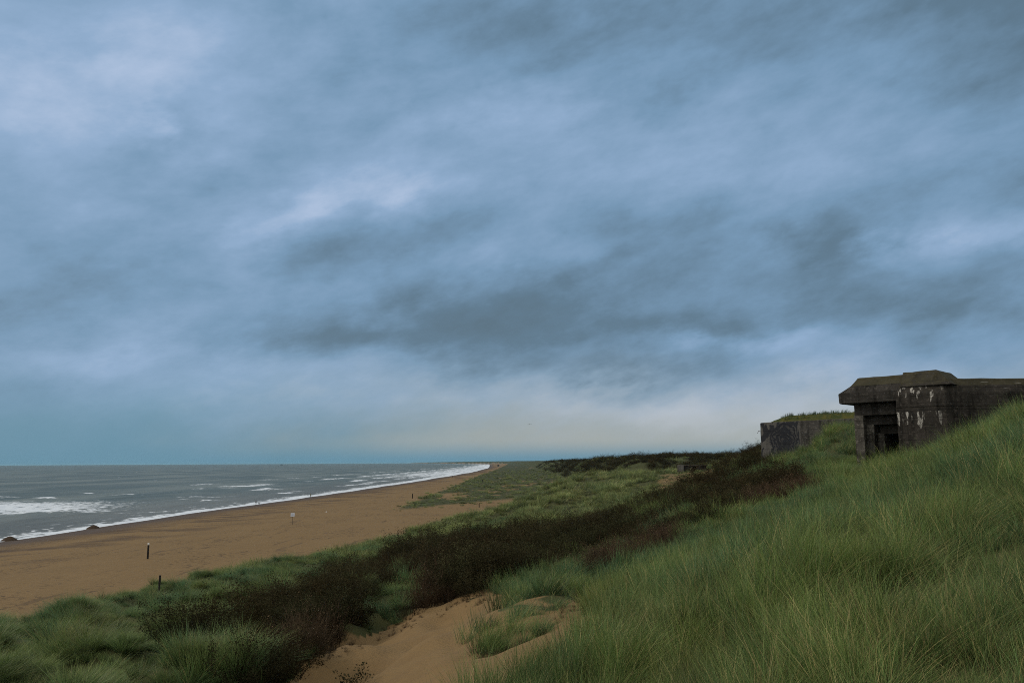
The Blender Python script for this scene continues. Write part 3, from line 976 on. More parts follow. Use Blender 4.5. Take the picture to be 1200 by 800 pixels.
def place(x, y, z, base_scale, var, templates, tilt=.12):
    n = len(x)
    s = base_scale * (1 + rng.normal(size=n) * var); s = np.clip(s, .45 * base_scale, 1.9 * base_scale)
    comb = 1.1 * fbm(x / 2.7 + 3, y / 2.7, 2) * np.clip(1, .3, 1)
    rot = np.stack([rng.normal(size=n) * tilt, rng.normal(size=n) * tilt + .22 * fbm(x / 1.5, y / 1.5 + 8, 2), comb + rng.normal(size=n) * .38], -1)
    scl = np.stack([s * rng.uniform(.9, 1.15, n), s * rng.uniform(.9, 1.15, n), s * rng.uniform(.85, 1.15, n)], -1)
    return np.stack([x, y, z], -1), rot, scl, rng.integers(0, len(templates), n)


# the close slope
x, y, z, r = sample(10500, 1.2, 19, -43, 44, 1.35)
g, s, rd, px, py = cover(x, y, z)
clump = .7 * perlin(x / 1.15 + 7, y / 1.15) + .5 * fbm(x / 1.3, y / 1.3, 2)
keep = (rng.uniform(size=len(x)) < np.where(r < 6, 1, g * np.clip(.60 + 2.1 * clump, .05, 1))) & ((px > 470) | (r < 9))
P, Ro, Sc, Ix = place(x[keep], y[keep], z[keep], 1.0, .18, GN[:5], .10)
low = rng.uniform(size=len(Ix)) < .30
Ix[low] = 5 + rng.integers(0, 3, low.sum())
Sc *= (0.66 + .5 * sstep(-.5, .5, fbm(x[keep] / 2.1 + 5, y[keep] / 2.1, 2)))[:, None]
Sc *= (0.48 + .52 * sstep(1.5, 11, r[keep]))[:, None]
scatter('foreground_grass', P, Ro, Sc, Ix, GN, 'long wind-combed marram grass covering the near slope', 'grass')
# the slope up to the bunkers and the sides of the blowout
x, y, z, r = sample(42000, 14, 95, -4, 44, .9)
g, s, rd, px, py = cover(x, y, z)
clump = .7 * perlin(x / 1.15 + 7, y / 1.15) + .5 * fbm(x / 2.2, y / 2.2, 2)
keep = (rng.uniform(size=len(x)) < g * np.clip(.56 + 2.0 * clump, .04, 1)) & clear_of_blocks(x, y)
P, Ro, Sc, Ix = place(x[keep], y[keep], z[keep], 1.0, .2, GM[:5], .10)
low = rng.uniform(size=len(Ix)) < .30
Ix[low] = 5 + rng.integers(0, 3, low.sum())
Sc *= (.62 + .6 * sstep(-.5, .5, fbm(x[keep] / 3.4, y[keep] / 3.4, 2)))[:, None] * np.clip(1 + (r[keep] - 25) / 100, .95, 1.4)[:, None]
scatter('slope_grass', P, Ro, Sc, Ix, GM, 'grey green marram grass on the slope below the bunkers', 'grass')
# rounded tussocks on the seaward dune
x, y, z, r = sample(38000, 15, 130, -44, 6, 1.3)
g, s, rd, px, py = cover(x, y, z)
keep = (rng.uniform(size=len(x)) < g * np.clip(.42 + 1.1 * perlin(x / 2.0, y / 2.4), .04, 1)) & (px < 640) & ~((px > 470) & (r < 34))
P, Ro, Sc, Ix = place(x[keep], y[keep], z[keep], .60, .25, GT)
Sc *= ((.70 + .5 * sstep(-.45, .6, fbm(x[keep] / 3.1 + 9, y[keep] / 3.1, 2))) * (.62 + .75 * sstep(-.1, .45, perlin(x[keep] / 2.0, y[keep] / 2.4))))[:, None]
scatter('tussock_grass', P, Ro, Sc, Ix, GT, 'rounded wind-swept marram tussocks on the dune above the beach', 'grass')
# far dunes
x, y, z, r = sample(52000, 85, 1400, -20, 44)
g, s, rd, px, py = cover(x, y, z)
keep = (rng.uniform(size=len(x)) < g * np.clip(.55 + .9 * perlin(x / 7.0, y / 9.0) + .3 * fbm(x / 3, y / 4, 2), .05, 1)) & clear_of_blocks(x, y)
P, Ro, Sc, Ix = place(x[keep], y[keep], z[keep], 1.0, .3, GF)
Sc *= (np.clip(.75 + (r[keep] - 85) / 420, .75, 2.0) * (.7 + .6 * sstep(-.25, .4, perlin(x[keep] / 7.0, y[keep] / 9.0))))[:, None]
lowd = (y[keep] > 185) & (x[keep] < 30) & (z[keep] < 6)
Sc[lowd] *= .62
qx, qy = project(P)
Sc[(qx > 770) & (qx < 842) & (r[keep] < 172)] *= .55
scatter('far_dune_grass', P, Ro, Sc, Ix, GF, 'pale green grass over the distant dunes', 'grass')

# scrub
SH = [arr_mesh('scrub_shape', shrub_arrays(500 + i, 1.15, .85, 20, 2300, .060, .013, .009, .45), M_SCRUB) for i in range(4)]
RS = [arr_mesh('twig_shape', shrub_arrays(600 + i, 1.25, .6, 34, 130, .05, .012, .0085, .72), M_RED) for i in range(3)]
x, y, z, r = sample(17000, 20, 150, -30, 44)
g, s, rd, px, py = cover(x, y, z)
keep = (rng.uniform(size=len(x)) < s) & clear_of_blocks(x, y)
P, Ro, Sc, Ix = place(x[keep], y[keep], z[keep], .95, .25, SH, .1)
Sc *= (np.clip(.75 + (r[keep] - 20) / 110, .75, 1.15) * (.68 + .6 * sstep(-.4, .6, fbm(x[keep] / 5 + 2, y[keep] / 5, 2))))[:, None]
Sc[:, 2] *= np.clip(1.0 - .35 * sstep(640, 800, px[keep]), .5, 1)
Ro[:, 2] = rng.uniform(0, 6.28, len(Ro))
scatter('dark_scrub', P, Ro, Sc, Ix, SH, 'dark sea buckthorn thicket filling the dune hollow', 'scrub')
x, y, z, r = sample(30000, 150, 1500, -4, 44)
g, s, rd, px, py = cover(x, y, z)
keep = (rng.uniform(size=len(x)) < s) & clear_of_blocks(x, y)
P, Ro, Sc, Ix = place(x[keep], y[keep], z[keep], 1.6, .3, SH, .1)
Sc *= np.clip(r[keep] / 260, .7, 2.2)[:, None]; Sc[:, 2] *= .62
Ro[:, 2] = rng.uniform(0, 6.28, len(Ro))
scatter('ridge_scrub', P, Ro, Sc, Ix, SH, 'dark scrub over the distant dune ridge', 'scrub')
x, y, z, r = sample(9000, 18, 70, -22, 30)
g, s, rd, px, py = cover(x, y, z)
keep = (rng.uniform(size=len(x)) < rd * .8)
P, Ro, Sc, Ix = place(x[keep], y[keep], z[keep], .85, .25, RS, .12)
Sc[:, 2] *= np.where(px[keep] > 640, .6, 1.0)
Ro[:, 2] = rng.uniform(0, 6.28, len(Ro))
scatter('bare_red_scrub', P, Ro, Sc, Ix, RS, 'bare reddish brown twigs along the edge of the thicket', 'scrub')
print('COUNTS', [(o.name, len(o.data.vertices)) for o in scene.objects if o.type == 'MESH' and len(o.modifiers)])

# small dark twigs added in place of shaded dents along the sand's upper rim
x, y, z, r = sample(9000, 15, 34, -16, 8)
px, py = project(np.stack([x, y, z], -1))
keep = inpoly(px, py, BLOWOUT) & ~inpoly(px, py - 15, BLOWOUT) & (rng.uniform(size=len(x)) < .30)
P, Ro, Sc, Ix = place(x[keep], y[keep], z[keep], .11, .35, RS, .9)
scatter('rim_dent_twigs', P, Ro, Sc, Ix, RS, 'dark twigs added in place of dents along the rim of the bare sand', 'added twigs')

# ------------------------------------------------------------------ plants one can tell apart


def shrub_thing(name, px, py, seed, h, rad, label, mat=M_SCRUB, stems=18, leaves=1600, up=.45, group=None, loc=None, ll=.085, lw=.02):
    p = ground_at(px, py) if loc is None else loc
    rt = empty(name, p)
    tw, lf = shrub_arrays(seed, h, rad, stems, leaves, ll, lw, .010, up)
    link('branches', arr_mesh('branches', [tw], mat), rt)
    link('foliage', arr_mesh('foliage', [lf], mat), rt)
    return tag(rt, label, 'shrub', group)


shrub_thing('buckthorn_bush', 222, 770, 701, 1.75, 1.1, 'dark rounded buckthorn bush standing alone among pale tussocks at lower left', stems=70, leaves=17000, ll=.055, lw=.011)
shrub_thing('buckthorn_bush', 300, 812, 702, 1.3, .75, 'dark bush at the bottom edge beside the left end of the sand', stems=44, leaves=9000, ll=.048, lw=.010)
shrub_thing('leafy_seedling', 412, 806, 703, .55, .42, 'small dark leafy plant alone on bare sand at the bottom edge', stems=9, leaves=170, up=.5, ll=.07, lw=.02)


def tussock_thing(px, py, seed, n, h, spread, label, mat=M_GRASS, width=.010, wind=.35):
    p = ground_at(px, py)
    me = tuft_mesh('marram_tuft', n, h, .22, width, spread, .5, wind, 5, mat, seed, .5)
    o = link('marram_tuft', me); o.location = p
    return tag(o, label, 'grass tuft', 'grass tufts one can tell apart')


tussock_thing(545, 752, 801, 90, .55, .22, 'small marram tuft alone on the sand, furthest out from the grass')
tussock_thing(576, 753, 802, 70, .48, .16, 'narrow dark marram tuft in the middle of the sand chute')
tussock_thing(588, 753, 803, 90, .52, .20, 'bushy marram tuft just right of the narrow one on the sand')
tussock_thing(569, 768, 804, 40, .42, .14, 'thin sparse marram tuft lowest on the sand, near the long grass')
tussock_thing(562, 738, 805, 110, .55, .28, 'marram tuft at the lower tip of the grassy sand spur')
tussock_thing(246, 792, 806, 300, .66, .5, 'big pale rounded tussock right below the lone dark bush', M_TUSS, .016, .3)
tussock_thing(286, 790, 807, 420, .74, .52, 'big yellow-green tussock beside the dark bush at the sand edge', M_TUSS, .016, .3)
tussock_thing(268, 735, 808, 300, .95, .46, 'upright round tussock between two dark thickets', M_TUSS, .016, .2)
tussock_thing(478, 692, 809, 520, 1.3, .7, 'tall blue-green tussock rising out of the dark thicket', M_TUSS, .018, .25)

# ------------------------------------------------------------------ sea
SEA_TH = np.radians(np.concatenate([np.arange(-120, -44, 4.0), np.arange(-44, 4.01, .10), np.arange(6, 60, 6.0)]))
vv = np.concatenate([np.arange(.200, .0010, -.00045), np.array([.0008, .0006, .00042, .0003])])
SR = CZ / vv
sx = np.sin(SEA_TH)[:, None] * SR[None]; sy = np.cos(SEA_TH)[:, None] * SR[None]
dr = np.gradient(SR)[None]
zs = np.zeros_like(sx)
dsh = shore_x(sy) - sx              # metres off the shoreline
for k, (wl, amp, ang) in enumerate(((34, .20, 18), (21, .14, -8), (13, .10, 30), (8.5, .06, 5), (5.5, .04, -25))):
    a = math.radians(ang); ph = (sx * math.cos(a) + sy * math.sin(a)) / wl * 2 * math.pi + 1.7 * k + 1.5 * perlin(sx / 60 + k, sy / 60)
    zs += amp * (np.sin(ph) - .25 * np.cos(2 * ph)) * sstep(wl * .55, wl * .2, dr) * (1 + .6 * perlin(sx / 45, sy / 70 + k))
zs *= sstep(2, 45, dsh) * .95 + .05
zs += .03


def blob(cx, cy, ax, ay, rot=0):
    c, s = math.cos(rot), math.sin(rot); u = (sx - cx) * c + (sy - cy) * s; v = -(sx - cx) * s + (sy - cy) * c
    return np.exp(-(u / ax) ** 2 - (v / ay) ** 2)


def seaspot(px, py):
    d = ray(px, py); t = CZ / -d[2]; return d[0] * t, d[1] * t


nz = fbm(sx / 9, sy / 16, 4); nz2 = fbm(sx / 3.5 + 7, sy / 6, 3)
foam = sstep(np.interp(sy, [0, 250, 450, 900, 3000], [10, 10, 17, 26, 40]), 1.0, dsh + 6.5 * perlin(sx / 9, sy / 19) + 4 * perlin(sx / 2.5, sy / 5)) * .95
foam = np.maximum(foam, .62 * sstep(30, 8, dsh + 8 * nz) * sstep(-.1, .4, nz2 + .3 * nz))
foam = np.where(dsh < -6, 0, foam)
for off, wd, gate, amp in ((34, 5, .12, .9), (62, 7, .20, .9), (105, 9, .25, .85), (160, 10, .34, .7)):
    q = dsh - off - 14 * perlin(sy / 80 + off, sy * 0) - 5 * perlin(sy / 23 + off, sy * 0 + 2)
    gg = sstep(gate, gate + .22, perlin(sy / 75 + off * .37, sx * 0 + off) + .25 * perlin(sy / 19, sx / 30) + np.interp(sy, [0, 450, 800, 1600], [-.12, .10, .50, .85]))
    band = np.where(q > 0, np.exp(-(q / (wd * .6)) ** 2), np.exp(-(q / (wd * 1.9)) ** 2))
    foam = np.maximum(foam, amp * band * gg * (.75 + .5 * nz2))
    zs += .45 * np.exp(-((q - 2) / (wd * .6)) ** 2) * gg * sstep(wd * 1.6, wd * .5, dr)
far_w = sstep(520, 1100, sy) * sstep(190, 20, dsh + 40 * nz)
foam = np.maximum(foam, far_w * (.70 + .6 * nz))
for (pa, ra, pb, rb, ax, ay, am) in ((10, 596, 0, 0, 30, 30, 1.0), (55, 598, 0, 0, 16, 15, .95), (85, 599, 0, 0, 14, 6, .8), (-30, 594, 0, 0, 40, 40, 1), (50, 583.5, 0, 0, 5, 5, 1.2),
                                     (105, 577.5, 0, 0, 3, 4, 1.1), (144, 579.5, 0, 0, 4, 5, 1.1), (138, 580, 0, 0, 9, 3, .8), (290, 569, 0, 0, 17, 12, 1.0), (268, 571, 0, 0, 8, 5, .9), (310, 567.5, 0, 0, 8, 7, 1.1),
                                     (215, 585, 0, 0, 3, 3, 1.1), (240, 582, 0, 0, 13, 4, .9), (170, 600, 0, 0, 12, 2, .7), (85, 588, 0, 0, 6, 3, .7), (362, 564, 0, 0, 7, 7, 1.0), (345, 566, 0, 0, 18, 6, .8),
                                     (410, 553.5, 0, 0, 12, 10, .95), (435, 553, 0, 0, 20, 8, .7), (465, 550.5, 0, 0, 8, 12, 1), (405, 560, 0, 0, 14, 12, .8), (150, 588, 0, 0, 30, 2, .45), (180, 577, 0, 0, 26, 3, .5), (330, 577, 0, 0, 25, 2, .5)):
    cx, cy = seaspot(pa, ra)
    foam = np.maximum(foam, am * 1.15 * blob(cx, cy, ax * 1.35, ay * 1.25, .25) * (.78 + .55 * nz2 + .25 * nz))
wc = sstep(.50, .68, fbm(sx / 10 + 50, sy / 13, 3)) * sstep(200, 500, dsh + 150) * .8
foam = np.maximum(foam, wc * sstep(3500, 900, sy))
nrr = len(SR); nn_ = len(SEA_TH)
ii, jj = np.meshgrid(np.arange(nn_ - 1), np.arange(nrr - 1), indexing='ij')
sF = np.stack([ii * nrr + jj, ii * nrr + jj + 1, (ii + 1) * nrr + jj + 1, (ii + 1) * nrr + jj], -1).reshape(-1, 4)
mm, t, out = material('sea_water')
pos = t.node('ShaderNodeNewGeometry').outputs['Position']
fo = t.attr('foam').outputs['Fac']; sh = t.attr('shallow').outputs['Fac']
p = t.sep(pos)
fn = t.noise(t.comb(t.m('MULTIPLY', p[0], 1.0), t.m('MULTIPLY', p[1], .6), p[2]), .55, 5, .65)
ff = t.mapr(t.m('ADD', fo, t.m('MULTIPLY', t.m('SUBTRACT', fn, .5), 1.7)), .36, .74)
big = t.noise(t.comb(t.m('MULTIPLY', p[0], .4), t.m('MULTIPLY', p[1], .12), 0.0), .05, 4, .55)
wcol = t.mix(t.mapr(big, .4, .62), (.074, .090, .076), (.140, .154, .130))
wcol = t.mix(t.m('MULTIPLY', sh, .6), wcol, (.12, .105, .085))
wcol = t.mix(ff, wcol, (.62, .66, .70))
b1 = t.noise(t.comb(p[0], t.m('MULTIPLY', p[1], .45), 0.0), .35, 5, .62)
b2 = t.noise(t.comb(p[0], t.m('MULTIPLY', p[1], .35), 0.0), .045, 4, .6)
b = bsdf(t, out, wcol, t.mapr(ff, 0, 1, .4, .9), .14, t.m('ADD', t.m('MULTIPLY', b1, .8), t.m('MULTIPLY', b2, 3.0)), .9, 1.1)
b.inputs['IOR'].default_value = 1.33
sme = new_mesh('sea', np.stack([sx, sy, zs], -1).reshape(-1, 3), sF, mm)
attr(sme, 'foam', np.clip(foam, 0, 1.2).ravel().astype(np.float32))
attr(sme, 'shallow', sstep(90, 0, dsh).ravel().astype(np.float32))
tag(link('sea', sme), 'grey brown sea with white breakers along the beach', 'sea', kind='structure')

# ------------------------------------------------------------------ posts, sign, heaps
M_POST = simple_mat('tarred_wood', (.022, .018, .015), (.012, .010, .009))
M_WHITE = simple_mat('white_paint', (.72, .72, .70), (.55, .55, .53), .6)
M_GREY = simple_mat('weathered_wood', (.09, .075, .058), (.05, .042, .034))
M_HEAP = simple_mat('damp_sand', (.060, .040, .026), (.040, .026, .017), .95, 3)
M_PLATE = simple_mat('sign_enamel', (.62, .66, .74), (.52, .56, .64), .5, 3)


def pole(bm, h, r0, r1=None, z0=-.4, seg=12, x=0, y=0, lean=(0, 0)):
    r1 = r1 or r0 * .94
    rings = []
    for k in range(6):
        t_ = k / 5; z = z0 + (h - z0) * t_; rr = r0 + (r1 - r0) * t_
        rings.append([(x + lean[0] * z + math.cos(a) * rr * (1 + .04 * math.sin(3 * a + k)), y + lean[1] * z + math.sin(a) * rr, z) for a in np.linspace(0, 2 * math.pi, seg, endpoint=False)])
    rings.append([(x + lean[0] * h + (q[0] - x - lean[0] * h) * .8, y + lean[1] * h + (q[1] - y - lean[1] * h) * .8, h + .02) for q in rings[-1]])
    rings_prism(bm, rings)


def beach_pole(px, py, h, label, white=True, r=.13, loc=None, group='beach poles', lean=(0, 0)):
    p = ground_at(px, py, 40) if loc is None else loc
    rt = empty('beach_pole', p)
    bm = bmesh.new(); pole(bm, h - (.28 if white else 0), r, lean=lean); bm_obj('shaft', bm, M_POST, rt)
    if white:
        bm = bmesh.new(); pole(bm, h, r * .97, r * .95, h - .255, lean=lean); bm_obj('white_top', bm, M_WHITE, rt)
    return tag(rt, label, 'post', group)


beach_pole(173, 654.5, 2.15, 'thick black pole with a white top standing on open sand')
beach_pole(483.4, 583.8, 1.75, 'dark pole on the far sand seaward of the low grassy embryo dune', False, .17)
beach_pole(561.5, 594.3, 1.25, 'dark pole on the sand strip between embryo dune and green foredune', False, .12)
beach_pole(565.5, 565.0, 1.7, 'furthest tiny dark pole, at the seaward edge of the embryo dune', False, .2)
beach_pole(637.5, 570.0, 1.3, 'tiny dark post where the sandy track meets the green foredune', False, .13)
g_post = on_ground(194, 63)
o = link('fence_post', bpy.data.meshes.new('fence_post'))
bm = bmesh.new(); pole(bm, 2.15, .075, lean=(.01, 0)); bm.to_mesh(o.data); bm.free(); o.data.materials.append(M_POST); o.location = g_post
tag(o, 'thin black post standing in the marram grass near the dune foot', 'post')
bm = bmesh.new(); pole(bm, .42, .05, lean=(.03, 0)); stake = bm_obj('stake', bm, M_POST); stake.location = ground_at(192.6, 698.3, 40)
tag(stake, 'short dark stake on the sand just above the thin black post', 'stake', 'stakes along the dune foot')
for k, (qx, qy, lb) in enumerate(((214.5, 691.5, 'stub of a stake at the grass edge, next one right of the short dark stake'), (225, 688.5, 'stub of a stake at the grass edge, second one right of the short dark stake'),
                                  (244.5, 683.3, 'stub of a stake at the grass edge, third one right of the short dark stake'), (262.5, 678.3, 'stub of a stake at the grass edge, rightmost of the row'))):
    o = stake.copy(); COL.objects.link(o); o.location = Vector(ground_at(qx, qy, 40)); o.scale = (1, 1, .9); o['label'] = lb

# the sign on the beach
p = ground_at(342.6, 614.6, 40)
rt = empty('beach_sign', p)
bm = bmesh.new(); pole(bm, 2.45, .035, .035); bm_obj('sign_post', bm, M_GREY, rt)
bm = bmesh.new(); box(bm, -.42, .42, -.075, -.045, 1.75, 2.5, .012); bm_obj('sign_plate', bm, M_PLATE, rt)
bm = bmesh.new(); box(bm, -.25, .22, -.082, -.078, 1.95, 2.0, .001); box(bm, -.25, .25, -.082, -.078, 2.1, 2.2, .001); bm_obj('faded_print', bm, simple_mat('faded_blue', (.25, .30, .42)), rt)
tag(rt, 'white square sign on a thin post standing on the open beach', 'sign')


def heap(px, py, w, h, label):
    p = ground_at(px, py, 40)
    n = 40; U, Vv = np.meshgrid(np.linspace(-1, 1, n), np.linspace(-1, 1, n), indexing='ij')
    rr = np.hypot(U, Vv); th = np.arctan2(Vv, U)
    hh = h * np.clip(1 - (rr / (.86 + .1 * np.sin(2 * th + 1))) ** 1.5, 0, 1) + .06 * fbm(U * 3 + px, Vv * 3, 3) * sstep(1.05, .7, rr) * h - .12 * sstep(.85, 1.1, rr)
    q = np.stack([U * w, Vv * w, hh], -1).reshape(-1, 3)
    ii, jj = np.meshgrid(np.arange(n - 1), np.arange(n - 1), indexing='ij')
    f = np.stack([ii * n + jj, (ii + 1) * n + jj, (ii + 1) * n + jj + 1, ii * n + jj + 1], -1).reshape(-1, 4)
    o = link('sand_heap', new_mesh('sand_heap', q, f, M_HEAP)); o.location = p
    return tag(o, label, 'sand heap', 'dark heaps at the waterline')


heap(11, 633.3, 1.75, .92, 'dark sand heap at the waterline by the left edge of the view')
heap(109.5, 619.0, 1.75, .86, 'dark sand heap at the waterline, the one further along the beach')
bm = bmesh.new(); bmesh.ops.create_icosphere(bm, subdivisions=2, radius=.2)
for v in bm.verts: v.co = Vector((v.co.x * 1.3, v.co.y * .8, v.co.z * .7 + .1)) + Vector((random.gauss(0, .01), random.gauss(0, .01), 0))
o = bm_obj('washed_up_litter', bm, M_WHITE, smooth=True); o.location = ground_at(382.5, 600, 40)
tag(o, 'small white lump of flotsam lying on the open sand', 'flotsam')

# distant dark hut on the beach
p = ground_at(584, 546.2, 300, 6000)
rh = math.hypot(p[0], p[1]); k = rh / FPX
rt = empty('beach_hut', p)
bm = bmesh.new(); box(bm, -1.0 * k, 1.0 * k, -.8 * k, .8 * k, -.4, 1.35 * k, .05); bm_obj('wall', bm, M_POST, rt)
bm = bmesh.new(); rings_prism(bm, [[(-1.15 * k, -.95 * k, 1.36 * k), (1.15 * k, -.95 * k, 1.36 * k), (1.15 * k, .95 * k, 1.36 * k), (-1.15 * k, .95 * k, 1.36 * k)],
                                   [(-1.15 * k, -.05 * k, 1.95 * k), (1.15 * k, -.05 * k, 1.95 * k), (1.15 * k, .05 * k, 1.95 * k), (-1.15 * k, .05 * k, 1.95 * k)]])
bm_obj('roof', bm, M_POST, rt)
tag(rt, 'tiny dark hut far down the beach where the dunes begin', 'hut')
print('HUT', p, rh)


# ------------------------------------------------------------------ people and dog
def skin_body(name, joints, bones, mat, parent=None, sub=1):
    me = bpy.data.meshes.new(name)
    me.from_pydata([j[0] for j in joints], bones, [])
    o = link(name, me, parent)
    md = o.modifiers.new('skin', 'SKIN')
    sk = me.skin_vertices[0] if me.skin_vertices else None
    if sk is None:
        bpy.context.view_layer.objects.active = o
    for v, j in zip(me.skin_vertices[0].data, joints):
        v.radius = (j[1], j[1] * (j[2] if len(j) > 2 else 1))
    me.skin_vertices[0].data[0].use_root = True
    o.modifiers.new('sub', 'SUBSURF').levels = sub
    o.modifiers['sub'].render_levels = sub
    me.materials.append(mat)
    return o


def clothes_mat(name, coat, legs, skin=(.35, .22, .16)):
    m, t, out = material(name)
    z = t.sep(t.node('ShaderNodeTexCoord').outputs['Object'])[2]
    col = t.mix(t.mapr(z, .80, .82), legs, coat)
    col = t.mix(t.mapr(z, 1.46, 1.48), col, skin)
    bsdf(t, out, col, .85)
    return m


def person(px, py, mat, hair, label, face=0, lean=0.0, stride=.16, rmin=40):
    p = ground_at(px, py, rmin, 4000)
    rt = empty('person', p, face)
    L = lean
    J = [((0, 0, .93), .15, .8), ((0, L * .3, 1.15), .145, .75), ((0, L * .7, 1.36), .165, .7), ((0, L, 1.48), .06), ((0, L + .02, 1.56), .085, 1.1), ((0, L + .03, 1.68), .095, 1.1), ((0, L + .03, 1.74), .05),
         ((.10, 0, .88), .10), ((.11, stride, .48), .07), ((.11, stride * .9, .08), .05), ((.11, stride * .9 + .16, .04), .04),
         ((-.10, 0, .88), .10), ((-.11, -stride * .3, .48), .07), ((-.11, -stride * 1.2, .08), .05), ((-.11, -stride * 1.2 + .16, .04), .04),
         ((.20, L * .8, 1.38), .065), ((.25, L * .6 - .03, 1.12), .05), ((.24, L * .6 + .10, .88), .04), ((.24, L * .6 + .13, .78), .035),
         ((-.20, L * .8, 1.38), .065), ((-.25, L * .6 + .05, 1.12), .05), ((-.24, L * .6 + .12, .88), .04), ((-.24, L * .6 + .15, .78), .035)]
    B = [(0, 1), (1, 2), (2, 3), (3, 4), (4, 5), (5, 6), (0, 7), (7, 8), (8, 9), (9, 10), (0, 11), (11, 12), (12, 13), (13, 14), (2, 15), (15, 16), (16, 17), (17, 18), (2, 19), (19, 20), (20, 21), (21, 22)]
    skin_body('body', J, B, mat, rt)
    bm = bmesh.new(); bmesh.ops.create_icosphere(bm, subdivisions=2, radius=.115, matrix=Matrix.Translation((0, L + .005, 1.68)) @ Matrix.Diagonal((.95, 1.05, 1, 1)))
    bmesh.ops.delete(bm, geom=[v for v in bm.verts if v.co.z < 1.66 and v.co.y > L - .02], context='VERTS')
    bm_obj('hair', bm, simple_mat('hair', hair), rt, True)
    return tag(rt, label, 'person')


person(300, 591.6, clothes_mat('dark_clothes', (.015, .016, .02), (.012, .012, .014)), (.02, .015, .01), 'person in dark clothes at the edge of the water, with a small dark dog', 1.2, .10)
person(364, 582.6, clothes_mat('olive_clothes', (.10, .11, .03), (.03, .03, .028)), (.04, .03, .015), 'person in an olive jacket walking along the waterline', .3, .02)
person(530.5, 559.6, clothes_mat('grey_clothes', (.03, .028, .03), (.02, .02, .022)), (.02, .015, .01), 'tiny person far along the waterline', .2, .02)
p = ground_at(303.8, 590.9, 40)
rt = empty('dog', p, 1.0)
J = [((0, -.28, .42), .11), ((0, 0, .43), .125), ((0, .25, .44), .12), ((0, .40, .55), .07), ((0, .50, .64), .08), ((0, .64, .60), .04),
     ((.07, .24, .30), .05), ((.07, .23, .14), .03), ((.07, .25, .02), .028), ((-.07, .24, .30), .05), ((-.07, .29, .14), .03), ((-.07, .31, .02), .028),
     ((.07, -.28, .30), .06), ((.07, -.36, .16), .03), ((.07, -.33, .02), .028), ((-.07, -.26, .30), .06), ((-.07, -.30, .16), .03), ((-.07, -.27, .02), .028),
     ((0, -.42, .50), .03), ((0, -.58, .60), .018)]
B = [(0, 1), (1, 2), (2, 3), (3, 4), (4, 5), (2, 6), (6, 7), (7, 8), (2, 9), (9, 10), (10, 11), (0, 12), (12, 13), (13, 14), (0, 15), (15, 16), (16, 17), (0, 18), (18, 19)]
skin_body('body', J, B, simple_mat('dark_fur', (.02, .016, .012)), rt)
tag(rt, 'small dark dog at the water beside the person in dark clothes', 'dog')

# gull
p = at(620.5, 497, 262)
rt = empty('gull', p, .4)
M_GULL = simple_mat('grey_feathers', (.10, .10, .095), (.06, .06, .058))
bm = bmesh.new()
rings_prism(bm, [[(math.cos(a) * rr * 1.0, yy, math.sin(a) * rr * .85) for a in np.linspace(0, 6.283, 8, endpoint=False)] for yy, rr in ((-.27, .015), (-.18, .045), (-.02, .075), (.12, .06), (.18, .045), (.23, .045), (.27, .02), (.31, .008))])
bm_obj('body', bm, M_GULL, rt, True)
for sgn in (-1, 1):
    bm = bmesh.new()
    prof = ((.04, .02, .10, .11), (.28, .16, .09, .10), (.5, .10, .03, .08), (.72, -.04, -.06, .03))
    rings = [[(sgn * x_, f + .0, z_ + .012), (sgn * x_, f, z_ - .006), (sgn * x_, f - c - .05, z_ - .004), (sgn * x_, f - c - .05, z_ + .006)] for x_, z_, f, c in prof]
    rings_prism(bm, rings); bm_obj('wing', bm, M_GULL, rt)
tag(rt, 'small gull gliding in the sky above the far dunes', 'gull')

# ship on the horizon
sp = seaspot(330, 545.3); d = ray(330, 545)
rs = 9000; h = math.hypot(d[0], d[1])
rt = empty('ship', (d[0] / h * rs, d[1] / h * rs, 0), .5)
bm = bmesh.new()
rings_prism(bm, [[(-14 * q, -2.6 * q2, z_), (11 * q, -2.6 * q2, z_), (16 * q, 0, z_), (11 * q, 2.6 * q2, z_), (-14 * q, 2.6 * q2, z_)] for q, q2, z_ in ((.92, .8, -1), (1, 1, 2.5), (1.03, 1.05, 4))])
M_SHIP = simple_mat('ship_steel', (.05, .05, .055))
bm_obj('hull', bm, M_SHIP, rt)
bm = bmesh.new(); box(bm, -8, 0, -2, 2, 4.01, 9, .2); bm_obj('wheelhouse', bm, M_SHIP, rt)
bm = bmesh.new(); pole(bm, 14, .35, z0=9.01); bm_obj('mast', bm, M_SHIP, rt)
tag(rt, 'tiny ship on the horizon of the sea', 'ship')

# ------------------------------------------------------------------ sky
SUN_AZ, SUN_EL = math.radians(-78), math.radians(35)      # azimuth from straight ahead, to the left
w = bpy.data.worlds.new('World'); scene.world = w; w.use_nodes = True
t = NT(w.node_tree); t.n.clear()
out = t.node('ShaderNodeOutputWorld')
sky = t.node('ShaderNodeTexSky', sky_type='NISHITA'); sky.sun_disc = False
sky.sun_elevation = SUN_EL; sky.sun_rotation = SUN_AZ
sky.air_density = 1.2; sky.dust_density = 2.0
bg1 = t.node('ShaderNodeBackground'); t.l.new(sky.outputs[0], bg1.inputs[0]); bg1.inputs[1].default_value = .06
D = t.node('ShaderNodeTexCoord').outputs['Generated']
d = t.sep(D)
yy = t.m('MAXIMUM', d[1], .12)
U = t.m('DIVIDE', d[0], yy); Vv = t.m('DIVIDE', d[2], yy)        # direction as slopes left-right and up
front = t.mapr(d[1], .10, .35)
ca, sa_ = math.cos(.24), math.sin(.24)
rd0 = t.m('ADD', t.m('MULTIPLY', d[0], ca), t.m('MULTIPLY', d[2], sa_))
rd2 = t.m('SUBTRACT', t.m('MULTIPLY', d[2], ca), t.m('MULTIPLY', d[0], sa_))
squash = 2.2
